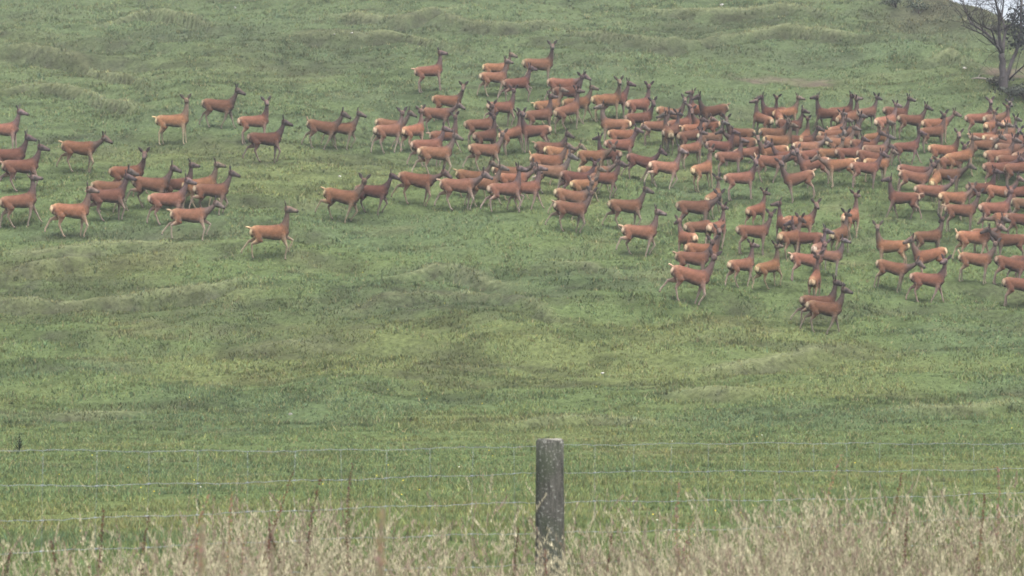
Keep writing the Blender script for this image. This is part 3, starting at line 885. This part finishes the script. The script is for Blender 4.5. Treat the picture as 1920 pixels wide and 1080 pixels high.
(1527,508,66,'h','A','s',0,'o',.96,"small hind seen from behind with dark upright neck above the front trotting pair"),
(1532,551,4,'h','-','g',0,'d',1.0,"rear hind of the nearest trotting pair, lowest in the herd, hind leg kicked back"),
(1540,562,6,'h','-','w',0,'r',1.04,"nearest hind of all, front of the lowest trotting pair with white rump"),
# --- animals showing little more than a head or a back in the tangle
(1898,251,8,'f','-','s',0,'g',.98,"hind at the right end of the packed heads, muzzle over open grass"),
(1864,251,14,'h','-','s',0,'r',.98,"hind with raised neck rising from the middle of the packed heads"),
(1889,268,6,'l','-','s',0,'g',1.0,"hind with lowered grey face under the packed heads near the right end"),
(1893,290,4,'f','-','s',0,'d',1.0,"dark hind between the packed heads and the white striped rump"),
(1782,291,4,'f','A','s',0,'r',.98,"hind mostly covered by the large orange one, its back below the striped face"),
(1347,263,6,'h','-','s',0,'d',.98,"dark necked hind squeezed between grey necked knot and lower left-facing one"),
(1592,276,6,'f','-','s',0,'r',.98,"hind standing among legs just below the brown flanked one"),
(1559,277,4,'f','A','s',0,'o',.96,"tan hind half hidden above the orange left-facing one at the front edge"),
(1482,282,176,'f','-','s',0,'r',.98,"reddish hind facing left in the tangle above two upright grey necks"),
(1641,271,10,'f','-','s',0,'g',.98,"grey headed hind above the one walking with thin cream rump line"),
(1230,226,8,'f','-','s',0,'r',.98,"hind beneath the dark thighed one, left of the heart shaped rump"),
(1282,221,6,'h','c','s',0,'r',.96,"hind whose face shows between the broad one and the climbing one"),
(1912,399,2,'f','-','s',0,'d',1.0,"dark hind cut by the right edge beside the lowered head"),
]
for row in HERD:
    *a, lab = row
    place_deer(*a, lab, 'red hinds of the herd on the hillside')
# ------------------------------------------------------------------ wire fence
def grain_mat(name, base, dark, light):
    m, nt, out = new_mat(name)
    tc = N(nt, 'ShaderNodeTexCoord'); mp = N(nt, 'ShaderNodeMapping'); mp.inputs['Scale'].default_value = (14, 14, 1.6)
    nt.links.new(tc.outputs['Object'], mp.inputs[0])
    n1 = noise(nt, 3.5, 6, 0.7, mp.outputs[0]); n2 = noise(nt, 58, 5, 0.7, tc.outputs['Object']); n3 = noise(nt, 3.0, 3, 0.5, tc.outputs['Object'])
    c = mixc(nt, maprange(nt, n1.outputs[0], .35, .65, 0, 1), dark, base)
    c = mixc(nt, maprange(nt, n3.outputs[0], .52, .66, 0, .7), c, (.055, .068, .045))
    c = mixc(nt, maprange(nt, n2.outputs[0], .57, .66, 0, .85), c, light)
    p = N(nt, 'ShaderNodeBsdfPrincipled'); p.inputs['Roughness'].default_value = .95; p.inputs['Specular IOR Level'].default_value = .1
    nt.links.new(c, p.inputs['Base Color'])
    b = N(nt, 'ShaderNodeBump'); b.inputs['Strength'].default_value = .9; b.inputs['Distance'].default_value = .012
    nt.links.new(n1.outputs[0], b.inputs['Height']); nt.links.new(b.outputs[0], p.inputs['Normal'])
    nt.links.new(p.outputs[0], out.inputs[0]); return m

PX, PY = 0.236, 16.5
FD = Vector((.777, .629, 0)).normalized(); FN = Vector((-FD.y, FD.x, 0))
fence = empty('wire_fence', (PX, PY, H(PX, PY)))
tag(fence, 'wire netting stock fence on a round weathered post in front of the pasture', 'fence')
def post():
    g = Geo(); top = -0.112; z0 = H(PX, PY) - .25
    zs = [z0, z0 + .3, -1.0, -.75, -.5, -.3, top - .012, top - .004]
    n = 28
    for i, z in enumerate(zs + [top]):
        r = .086 + .008 * (top - z) - (.006 if i >= 7 else 0)
        for k in range(n):
            a = 2 * math.pi * k / n
            rr = r * (1 + .02 * math.sin(3 * a + 1) + .012 * math.sin(7 * a + z * 2) + random.uniform(-.006, .006)) - (.012 if abs((a - 5.35 + math.pi) % (2 * math.pi) - math.pi) < .12 else 0)
            if i == 8: rr *= .93
            dz = .006 * math.sin(a * 2) if i >= 6 else 0
            g.V.append(Vector((PX + rr * math.cos(a), PY + rr * math.sin(a), z + dz))); g.C.append((1, 1, 1))
    for i in range(8):
        for k in range(n):
            k2 = (k + 1) % n; g.F.append((i * n + k, i * n + k2, (i + 1) * n + k2, (i + 1) * n + k))
    g.F.append(tuple(8 * n + k for k in range(n)))
    me = g.mesh('post'); me.materials.append(grain_mat('weathered_post', (.108, .108, .094), (.034, .034, .031), (.32, .33, .30)))
    me.materials.append(grain_mat('post_end_grain', (.25, .24, .21), (.15, .14, .12), (.36, .36, .33)))
    me.polygons[len(me.polygons) - 1].material_index = 1
    o = link(bpy.data.objects.new('post', me), fence); o.matrix_parent_inverse = fence.matrix_basis.inverted()
    tag(o, 'round grey timber post spotted with pale lichen')
post()
zt = [-0.154, -0.335, -0.518, -0.70, -0.885, -1.07]
def netting():
    g = Geo(); grey = (.42, .46, .49)
    off = FN * .094
    def at(s, z, w=0): 
        p = Vector((PX, PY, z)) + off + FD * s
        return p
    sag = lambda s, i: .012 * math.sin(s * .9 + i) + .004 * math.sin(s * 7 + 2 * i) - .006 * abs(math.sin(s * .6))
    for i, z in enumerate(zt):
        ss = np.arange(-9, 12.01, .066)
        g.loft([at(s, z + sag(s, i) + .0035 * math.sin(s * 38 + i)) for s in ss], .0013, 5, grey)
    k = -27
    for k in range(-27, 37):
        s = k * .33 + .12
        pts = []
        for i, z in enumerate(zt):
            pts.append(at(s + random.uniform(-.006, .006), z + sag(s, i)) - FN * .003)
        g.loft(pts, .0006, 5, grey)
        for p in pts[1:-1]:
            g.loft([p - FD * .014, p, p + FD * .014], [.0025, .0036, .0025], 5, (.36, .40, .44))
    me = g.mesh('wire_netting')
    m, nt, out = new_mat('galvanised_wire')
    p = N(nt, 'ShaderNodeBsdfPrincipled'); p.inputs['Base Color'].default_value = (.42, .46, .50, 1); p.inputs['Metallic'].default_value = .35; p.inputs['Roughness'].default_value = .55
    nn = noise(nt, 30, 3); c = mixc(nt, nn.outputs[0], (.17, .20, .22), (.32, .36, .39)); nt.links.new(c, p.inputs['Base Color'])
    nt.links.new(p.outputs[0], out.inputs[0]); me.materials.append(m)
    o = link(bpy.data.objects.new('wire_netting', me), fence); o.matrix_parent_inverse = fence.matrix_basis.inverted()
netting()
def staples():
    for z in zt[:3]:
        g = Geo(); b = Vector((PX, PY, z)) + FN * .093 - FD * .02
        g.loft([b + Vector((0, 0, .012)) - FN * .015, b + Vector((0, 0, .012)) + FN * .006, b + Vector((0, 0, -.012)) + FN * .006, b + Vector((0, 0, -.012)) - FN * .015], .002, 5, (.3, .3, .3))
        me = g.mesh('staple'); me.materials.append(bpy.data.materials['galvanised_wire'])
        o = link(bpy.data.objects.new('staple', me), fence); o.matrix_parent_inverse = fence.matrix_basis.inverted()
staples()

# ------------------------------------------------------------------ long dry grass along the fence
def straw_mat():
    return tint_mat('dry_grass', .9, .08, .15, 8, transl=.25)
STRAW = straw_mat()
def density(x, y):
    """how thick the rank grass stands: open on the left, dense on the right"""
    u = x / y * FPX + 960
    d = np.where(u < 300, .16, np.where(u < 1020, .50, 1.0))
    d = np.interp(u, [-200, 120, 300, 380, 560, 700, 800, 980, 1060, 1150, 1300, 2100], [.36, .32, .40, .80, .85, .70, .55, .62, .70, .85, 1, 1])
    return d * (0.65 + .9 * np.clip(fbm(x / .8, y / .9, 71, 2), -.6, 1))
def rank_grass(n):
    y = rng.uniform(7.5, 17.2, n); x = rng.uniform(-1150, 1150, n) / FPX * y
    k = rng.random(n) < density(x, y) * np.interp(y, [7.5, 10, 17.2], [.7, 1, .8])
    x, y = x[k], y[k]
    x = np.concatenate([x, PX + rng.normal(0, .22, 700) - .02]); y = np.concatenate([y, rng.uniform(14.6, 16.36, 700)]); foot = np.arange(len(x)) >= len(x) - 700; n = len(x)
    z = height(x, y)
    u = x / y * FPX + 960
    tall = .70 + .30 * np.interp(u, [0, 300, 420, 620, 800, 1000, 1080, 1250, 1900], [.25, .35, .9, .7, .35, .28, .40, .75, .85]) + .52 * fbm(x / .9, y / 1.0, 74, 2)
    tall = np.minimum(tall, 1.0) * 1.05
    lush = fbm(x / .9, y / 1.0, 76, 3)
    tall = np.where(foot, .50 + .1 * rng.random(n), tall)
    V, F, C = [], [], []
    for i in range(n):
        kind = random.random()
        h = tall[i] * random.uniform(.45, 1.0)
        la = random.uniform(0, 2 * math.pi); bend = random.uniform(.05, .65) * h
        lx, ly = math.cos(la), math.sin(la) * .6
        if kind < .42:      # flowering stem with a drooping panicle
            h *= 1.06; w = random.uniform(.0016, .0026)
            base = np.array([.355, .335, .215]) if random.random() < .75 else np.array([.20, .20, .10])
            head = np.array([.445, .41, .285]) if random.random() < .7 else np.array([.29, .23, .175])
        else:               # leaf
            h *= .72; w = random.uniform(.0022, .005)
            r = random.random()
            base = np.array([.345, .325, .205]) if r < .52 - .5 * lush[i] else (np.array([.125, .150, .060]) if r < .86 else np.array([.22, .17, .115]))
            head = base * 1.1
        base = base * random.uniform(.35, 1.15); head = head * random.uniform(.7, 1.2)
        m = 5
        ang = random.uniform(0, math.pi); wx, wy = math.cos(ang) * w, math.sin(ang) * w
        b = len(V)
        P = None
        for j in range(m + 1):
            t = j / m
            droop = t ** 2.4
            px = x[i] + lx * bend * droop; py = y[i] + ly * bend * droop; pz = z[i] - .02 + h * (t - .28 * droop * bend / max(h, .01))
            ww = 1 - .55 * t if kind < .42 else (1 - t) * 1.0 + .1
            V.append((px - wx * ww, py - wy * ww, pz)); V.append((px + wx * ww, py + wy * ww, pz))
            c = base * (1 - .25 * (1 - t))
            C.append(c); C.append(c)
            if j: F.append((b + 2 * j - 2, b + 2 * j - 1, b + 2 * j + 1, b + 2 * j))
        if kind < .42:
            # panicle: small spikelets round the upper stem
            ns = random.randint(12, 22); ln = random.uniform(.09, .20)
            spread = random.uniform(.006, .022)
            for q in range(ns):
                t = q / ns
                s = 1 - (1 - t) * ln / max(h, .05)
                droop = s ** 2.4
                cx = x[i] + lx * bend * droop; cy = y[i] + ly * bend * droop; cz = z[i] - .02 + h * (s - .28 * droop * bend / max(h, .01))
                a = random.uniform(0, 6.28); rr = spread * (1 - .75 * t) * random.uniform(.4, 1.2)
                ex = cx + math.cos(a) * rr; ey = cy + math.sin(a) * rr; ez = cz + random.uniform(.0, .016)
                sw = random.uniform(.0022, .0042)
                b = len(V); dx, dy = math.cos(a + 1.57) * sw, math.sin(a + 1.57) * sw
                V += [(cx, cy, cz), (ex - dx, ey - dy, ez), (ex + dx * .6, ey + dy * .6, ez + .016 + lx * 0), (ex + dx, ey + dy, ez - .002)]
                F.append((b, b + 1, b + 2, b + 3)); c = head * random.uniform(.75, 1.2); C += [c] * 4
    me = mesh_np('long_dry_grass', np.array(V), np.array(F), 4, False)
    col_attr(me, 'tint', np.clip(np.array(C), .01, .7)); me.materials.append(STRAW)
    tag(link(bpy.data.objects.new('long_dry_grass', me)), 'long straw coloured seeding grass along the fence', 'grass', kind='stuff')
    return n
print('rank grass', rank_grass(52000))

# dock plants: dark dry seed stalks standing in the long grass
def dock(px, row_top, d, h, col, label, nst=2, lean=0.0):
    x = (px - 960) / FPX * d; z0 = H(x, d)
    ztop = -(row_top - 790) / FPX * d
    hh = max(.35, ztop - z0)
    t = empty('dock_plant', (x, d, z0)); tag(t, label, 'weed', 'dry dock stalks in the long grass')
    for k in range(nst):
        g = Geo(); a = random.uniform(0, 6.28); f = 1 if k == 0 else random.uniform(.6, .85)
        l = lean if k == 0 else random.uniform(-.25, .25)
        P = [Vector((l * hh * f * u ** 2 + .04 * math.sin(u * 4 + k * 2 + px) + .05 * (u ** 3) * (-1) ** k, .05 * u * math.sin(a), hh * f * u)) for u in np.linspace(-.03, 1, 9)]
        g.loft(P, [.0030 * (1 - .6 * i / 8) for i in range(9)], 6, mixt(col, (.1, .06, .04), .4))
        for q in range(150):
            u = random.uniform(.52, 1.0); i = min(7, int(u * 8)); p = P[i].lerp(P[i + 1], u * 8 - i)
            r = .012 * (1.15 - u) * 1.5 + .002
            aa = random.uniform(0, 6.28); c = p + Vector((math.cos(aa) * r, math.sin(aa) * r, random.uniform(-.01, .01))); s = random.uniform(.0025, .0048)
            cc = tuple(v * random.uniform(.6, 1.3) for v in col)
            g.face([c + Vector((-s, 0, 0)), c + Vector((0, -s * .6, -s)), c + Vector((s, 0, 0)), c + Vector((0, s * .6, s * 1.4))], cc)
        me = g.mesh('stalk', False); me.materials.append(STRAW)
        link(bpy.data.objects.new('stalk', me), t)
DK = (.085, .055, .04); RD = (.12, .072, .05); OC = (.22, .165, .105)
for a in [(162, 955, 13.0, .8, DK, 'dark leaning dock stalk at the open left end of the long grass', 2, .02),
          (252, 968, 12.4, .8, DK, 'tall double dark dock stalk standing alone left of the dense tuft', 3, .06),
          (118, 1010, 12.2, .7, DK, 'short bent dark dock stalk left of the leaning one', 1, -.12),
          (14, 1032, 12.0, .7, DK, 'dark dock stalk at the left edge of the long grass', 1, .0),
          (475, 880, 13.6, 1.0, RD, 'tall rusty dock stalk reaching the second wire left of the post', 2, .1),
          (560, 898, 13.0, 1.0, DK, 'branched dark dock stalk in the dense tuft', 4, .08),
          (648, 868, 13.4, 1.0, DK, 'thin dark dock stalk with a knobbed tip above the dense tuft', 1, .02),
          (318, 925, 13.0, .9, OC, 'ochre drooping seed stalk left of the dense tuft', 2, .1),
          (455, 922, 12.6, .9, OC, 'ochre feathery seed stalk at the left side of the dense tuft', 3, -.1),
          (998, 1032, 11.5, .6, RD, 'rust red dock just in front of the post foot', 3, .0),
          (962, 985, 13.5, .8, DK, 'stubby brown seed stalk left of the post', 1, .02),
          (1098, 1000, 12.5, .8, DK, 'brown dock stalk close right of the post', 2, .05),
          (1522, 850, 15.0, 1.1, OC, 'feathery stalk reaching above the second wire right of the post', 2, .12),
          (1632, 885, 15.0, 1.0, RD, 'thin brown stalk crossing the second wire', 1, .08),
          (1712, 960, 13.5, 1.0, DK, 'dark dock stalk leaning left in the dense right grass', 2, -.12),
          (1802, 925, 14.0, 1.0, RD, 'broad brown dock in the dense right grass', 4, .05),
          (1858, 875, 15.0, 1.0, OC, 'tall pale pointed seed stalk near the right edge', 2, -.05),
          (1270, 905, 14.0, 1.0, OC, 'upright straw spike highest in the first clump right of the post', 3, .0)]:
    dock(*a)
def blurred_spike(px, row_top, d, r, col, label):
    x = (px - 960) / FPX * d; ztop = -(row_top - 790) / FPX * d; z0 = H(x, d)
    t = empty('grass_spike', (x, d, z0)); tag(t, label, 'grass stalk', 'thick seed spikes close to the lens')
    g = Geo(); hh = ztop - z0
    P = [Vector((.01 * math.sin(u * 6), 0, hh * u)) for u in np.linspace(-.02, 1, 16)]
    g.loft(P, [.0015 if i < 9 else .45 * r * (1 - ((i - 11.5) / 4.6) ** 2) + .001 for i in range(16)], 8, col)
    for q in range(420):
        u = random.uniform(.6, 1.0); i = min(14, int(u * 15)); p = P[i].lerp(P[i + 1], u * 15 - i)
        aa = random.uniform(0, 6.28); rr = r * (1 - ((u * 15 - 11.5) / 4.6) ** 2) * random.uniform(.3, 1.6)
        c = p + Vector((math.cos(aa) * rr, math.sin(aa) * rr, 0)); s = random.uniform(.0012, .0028)
        g.face([c + Vector((-s, 0, -s)), c + Vector((s, 0, -s)), c + Vector((s * .4, 0, s * 3)), c + Vector((-s * .4, 0, s * 3))], tuple(v * random.uniform(.7, 1.3) for v in col))
    me = g.mesh('seed_head', False); me.materials.append(STRAW); link(bpy.data.objects.new('seed_head', me), t)
blurred_spike(720, 955, 5.2, .0105, (.25, .205, .14), 'thick soft brown seed spike close to the camera left of the post')
blurred_spike(385, 985, 5.4, .007, (.25, .205, .14), 'slimmer soft brown seed spike close to the camera near the left end')

# ------------------------------------------------------------------ bare tree, bushes, stones on the upper right
BARK = tint_mat('bark', .95, .05, .35, 6, .5)
def px3(px, row, d):   # a point at distance d (for laying out limbs in the tree's own plane)
    ta = math.tan(PITCH + math.atan((540 - row) / FPX)); z = ta * d
    return Vector(((px - 960) / FPX * (d * CP + z * SP), d, z))
def tree():
    b = spot(1882, 168, 0, 90); D = b.y; zb = H(b.x, D)
    t = empty('bare_tree', (b.x, D, zb)); org = Vector((b.x, D, zb))
    tag(t, 'leafless grey tree with spreading limbs at the top right against the sky', 'tree')
    bc = (.062, .056, .056); tw = (.034, .030, .032)
    s = (D / FPX)
    def P(dx, dy, dd=0.0): return Vector((dx * s, dd, dy * s))
    def limb(g, pts, r0, r1, n=8):
        m = len(pts); Q = []
        for i in range(m - 1):
            for u in (0, .5): Q.append(pts[i].lerp(pts[i + 1], u) + Vector((random.uniform(-.03, .03), random.uniform(-.05, .05), random.uniform(-.03, .03))) * (1 if (i or u) else 0))
        Q.append(pts[-1]); k = len(Q) - 1
        g.loft(Q, [r0 + (r1 - r0) * (i / k) ** .8 for i in range(k + 1)], n, bc if r0 > .05 else tw); return Q
    def twigs(g, Q, r, depth, ln):
        for i in range(2, len(Q)):
            for _ in range(2 if depth > 1 else 2):
                if random.random() < .25: continue
                a = Q[i - 1].lerp(Q[i], random.random()); d = (Q[i] - Q[i - 1]).normalized()
                v = (d * .7 + Vector((random.gauss(0, .6), random.gauss(0, .6), random.gauss(.25, .5)))).normalized()
                L = ln * random.uniform(.5, 1.1)
                c = [a]; 
                for q in range(3):
                    v = (v + Vector((random.gauss(0, .22), random.gauss(0, .22), random.gauss(.02, .22)))).normalized(); c.append(c[-1] + v * L / 3)
                g.loft(c, [r, r * .75, r * .5, r * .25], 5, tw)
                if depth > 1: twigs(g, c, r * .5, depth - 1, ln * .5)
    g = Geo()
    limb(g, [P(0, -8), P(-1, 12), P(0, 30), P(-2, 52), P(-3, 68)], .19, .115, 12)
    limb(g, [P(3, -6, .1), P(8, 22, .2), P(17, 48, .3), P(28, 76, .4), P(36, 100, .5), P(40, 130, .6), P(42, 175, .7)], .10, .05, 10)
    me = g.mesh('trunk'); me.materials.append(BARK); link(bpy.data.objects.new('trunk', me), t)
    limbs = [([P(-3, 66), P(-14, 80, -.3), P(-36, 92, -.8), P(-62, 102, -1.4), P(-96, 108, -2)], .12),
             ([P(-4, 67), P(-10, 94, .3), P(-30, 112, .6), P(-52, 132, .9), P(-62, 160, 1.2), P(-66, 190, 1.4)], .13),
             ([P(-3, 66), P(-8, 100, -.2), P(-10, 128, -.4), P(-16, 150, -.7), P(-28, 172, -1.0), P(-36, 200, -1.2)], .15),
             ([P(-2, 68), P(6, 96, .4), P(8, 120, .6), P(4, 150, .9), P(-4, 180, 1.2), P(-6, 210, 1.4)], .13),
             ([P(8, 118, .5), P(20, 128, .5), P(30, 146, .6), P(36, 176, .7)], .08),
             ([P(-10, 126, -.4), P(-2, 150, -.2), P(2, 176, 0), P(10, 200, .2)], .08),
             ([P(12, 20, .2), P(26, 36, -.2), P(42, 46, -.5), P(66, 52, -.8)], .07),
             ([P(-18, 82, -.4), P(-30, 106, -.9), P(-58, 116, -1.2), P(-84, 136, -1.6)], .07),
             ([P(30, 82, .4), P(44, 100, .8), P(62, 120, 1.2), P(84, 150, 1.4)], .09)]
    for pts, r in limbs:
        g = Geo(); Q = limb(g, pts, r * .60, .016, 8); twigs(g, Q, .015, 3, 1.65)
        me = g.mesh('limb'); me.materials.append(BARK); link(bpy.data.objects.new('limb', me), t)
    # ivy clothing the leaning stem
    g = Geo()
    for q in range(700):
        u = random.random(); c = P(33 + 8 * u, 86 + 70 * u, .45 + .2 * u); a = random.uniform(0, 6.28); r = random.uniform(.15, .65) * (1.0 - .5 * abs(u - .5))
        c = c + Vector((math.cos(a) * r * 1.0, math.sin(a) * r, random.gauss(0, .2))); sz = random.uniform(.04, .09)
        n1 = Vector((random.gauss(0, 1), random.gauss(0, 1), random.gauss(0, 1))).normalized(); n2 = n1.orthogonal().normalized(); n3 = n1.cross(n2)
        k = random.uniform(.5, 1.3); g.face([c - n2 * sz, c - n3 * sz * .7, c + n2 * sz, c + n3 * sz * .7], (.035 * k, .042 * k, .036 * k))
    me = g.mesh('ivy', False); me.materials.append(LEAF); link(bpy.data.objects.new('ivy', me), t)
LEAF = tint_mat('bush_leaf', .8, .15, .2, 5, transl=.2)
tree()

def bush(px, row, w, h, label, col=(.045, .058, .035), n=480):
    b = spot(px, row, 0, 80); zb = H(b.x, b.y)
    t = empty('scrub_bush', (b.x, b.y, zb)); tag(t, label, 'bush', 'scrub bushes on the upper right slope')
    gs = Geo(); gl = Geo()
    lobes = [(Vector((random.gauss(0, .30) * w, random.gauss(0, .3) * w, h * random.uniform(.30, .72))), random.uniform(.22, .40)) for _ in range(7)]
    for c, r in lobes:
        gs.loft([Vector((0, 0, -.05)), c * .5 + Vector((.03, 0, 0)), c], [.03, .02, .01], 5, (.07, .06, .05))
    for q in range(n):
        c, r = random.choice(lobes); v = Vector((random.gauss(0, 1), random.gauss(0, 1), random.gauss(0, 1))).normalized() * (random.random() ** .4)
        p = c + Vector((v.x * r * w, v.y * r * w, v.z * r * h)); p.z = max(.02, p.z); s = random.uniform(.03, .075)
        n1 = Vector((random.gauss(0, 1), random.gauss(0, 1), random.gauss(0, 1))).normalized(); n2 = n1.orthogonal().normalized(); n3 = n1.cross(n2); k = random.uniform(.6, 1.5)
        gl.face([p - n2 * s, p - n3 * s * .6, p + n2 * s, p + n3 * s * .6], tuple(x * k for x in col))
    ms = gs.mesh('stem'); ms.materials.append(BARK); link(bpy.data.objects.new('stem', ms), t)
    ml = gl.mesh('foliage', False); ml.materials.append(LEAF); link(bpy.data.objects.new('foliage', ml), t)
G2 = (.075, .098, .062); B2 = (.088, .088, .068)
for a in [(1680, 14, 1.2, .5, 'dark bush at the top frame edge, leftmost of the upper right scrub', (.06, .075, .05)),
          (1722, 26, 1.0, .75, 'upright dark bush below the ridge, tallest of the upper right scrub', (.055, .072, .05)),
          (1858, 58, 1.3, .32, 'low brown bush on the skyline close left of the tree trunk', B2),
          (1896, 180, 1.4, .4, 'dense dark bush at the foot of the bare tree', (.05, .058, .045)),
          (1922, 186, 1.6, .7, 'dark bush at the right edge beside the tree foot', (.05, .058, .045)),
          (1868, 160, 1.0, .4, 'low brown scrub left of the tree foot', B2)]:
    bush(*a)
def weed(px, row, w, h, label):
    b = spot(px, row, 0, 17); zb = H(b.x, b.y)
    t = empty('thistle_plant', (b.x, b.y, zb)); tag(t, label, 'weed', 'dark thistles in the lower pasture')
    g = Geo(); g.loft([Vector((0, 0, -.03)), Vector((.01, 0, h * .5)), Vector((0, .01, h))], [.012, .009, .004], 5, (.05, .07, .04))
    me = g.mesh('stem'); me.materials.append(LEAF); link(bpy.data.objects.new('stem', me), t)
    g = Geo()
    for q in range(90):
        u = random.random(); a = random.uniform(0, 6.28); L = w * (1.1 - u) * random.uniform(.5, 1.1)
        b0 = Vector((0, 0, h * u)); e = b0 + Vector((math.cos(a) * L, math.sin(a) * L, L * random.uniform(.1, .9))); m = b0.lerp(e, .5); s = Vector((-math.sin(a), math.cos(a), 0)) * .014
        k = random.uniform(.6, 1.3); g.face([b0, m - s, e, m + s], (.045 * k, .07 * k, .042 * k))
    me = g.mesh('leaves', False); me.materials.append(LEAF); link(bpy.data.objects.new('leaves', me), t)
for a in [(36, 846, .16, .34, 'dark thistle at the left edge by the top wire'),]:
    weed(*a)
STONE = tint_mat('stone', .95, .1, .3, 9, .5)
def rock(px, row, w, label, col=(.42, .41, .39)):
    b = spot(px, row, 0, 30); bm = bmesh.new(); bmesh.ops.create_icosphere(bm, subdivisions=3, radius=1)
    sx = random.random() * 9
    for v in bm.verts:
        k = 1 + .22 * math.sin(v.co.x * 3 + sx) * math.cos(v.co.y * 2.6 + sx) + .1 * math.sin(v.co.z * 6 + sx * 2)
        v.co *= k; v.co.x *= w; v.co.y *= w * .8; v.co.z *= w * .55
    me = bpy.data.meshes.new('rock'); bm.to_mesh(me); bm.free(); me.polygons.foreach_set('use_smooth', np.ones(len(me.polygons), bool))
    col_attr(me, 'tint', np.tile(np.array(col), (len(me.vertices), 1))); me.materials.append(STONE)
    o = link(bpy.data.objects.new('rock', me)); o.location = (b.x, b.y, H(b.x, b.y) + w * .1); o.rotation_euler = (0, 0, random.uniform(0, 6)); tag(o, label, 'rock', 'pale stones lying on the hillside')
for a in [(1808, 129, .09, 'white stone in the bare earth hollow left of the tree'), (441, 14, .06, 'small white stone at the very top, left half'), (660, 62, .06, 'pale stone on the rough ground above the deer, upper left'),
          (627, 64, .05, 'smaller pale stone just left of another on the upper left rough ground'), (1354, 10, .09, 'long white stone at the very top, right of the middle'), (545, 777, .06, 'flat white stone on the lower slope left of the middle', (.26, .26, .24)),
          (1130, 700, .05, 'tiny pale stone on the slope above the post'), (637, 331, .05, 'white stone in the grass between the left group and the herd')]:
    rock(*a)
def fallen():
    b = spot(1838, 150, 0, 80); g = Geo()
    P = [Vector((-.35, 0, .05)), Vector((-.1, .03, .08)), Vector((.2, 0, .05)), Vector((.5, -.15, .02))]
    g.loft(P, [.015, .03, .03, .012], 7, (.30, .27, .24)); g.loft([P[1], P[1] + Vector((.1, .1, .15)), P[1] + Vector((.3, .2, .2))], [.015, .01, .004], 5, (.28, .25, .22))
    me = g.mesh('fallen_branch'); me.materials.append(BARK); o = link(bpy.data.objects.new('fallen_branch', me)); o.location = (b.x, b.y, H(b.x, b.y))
    tag(o, 'pale fallen branch on the ground left of the tree foot', 'branch')
fallen()

# ------------------------------------------------------------------ the damp air between us and the hill
def haze():
    bm = bmesh.new(); bmesh.ops.create_cube(bm, size=1.0)
    lo = Vector((-190, -95, -14)); hi = Vector((190, 300, 46))
    for v in bm.verts: v.co = Vector(tuple(lo[i] + (v.co[i] + .5) * (hi[i] - lo[i]) for i in range(3)))
    me = bpy.data.meshes.new('haze'); bm.to_mesh(me); bm.free()
    m, nt, out = new_mat('haze_air'); v = N(nt, 'ShaderNodeVolumePrincipled')
    v.inputs['Color'].default_value = (.80, .84, .92, 1); v.inputs['Density'].default_value = HAZE; v.inputs['Anisotropy'].default_value = .2
    nt.links.new(v.outputs[0], out.inputs['Volume']); me.materials.append(m)
    tag(link(bpy.data.objects.new('haze', me)), 'thin pale haze over the hillside', kind='stuff')
HAZE = 0.00065
haze()
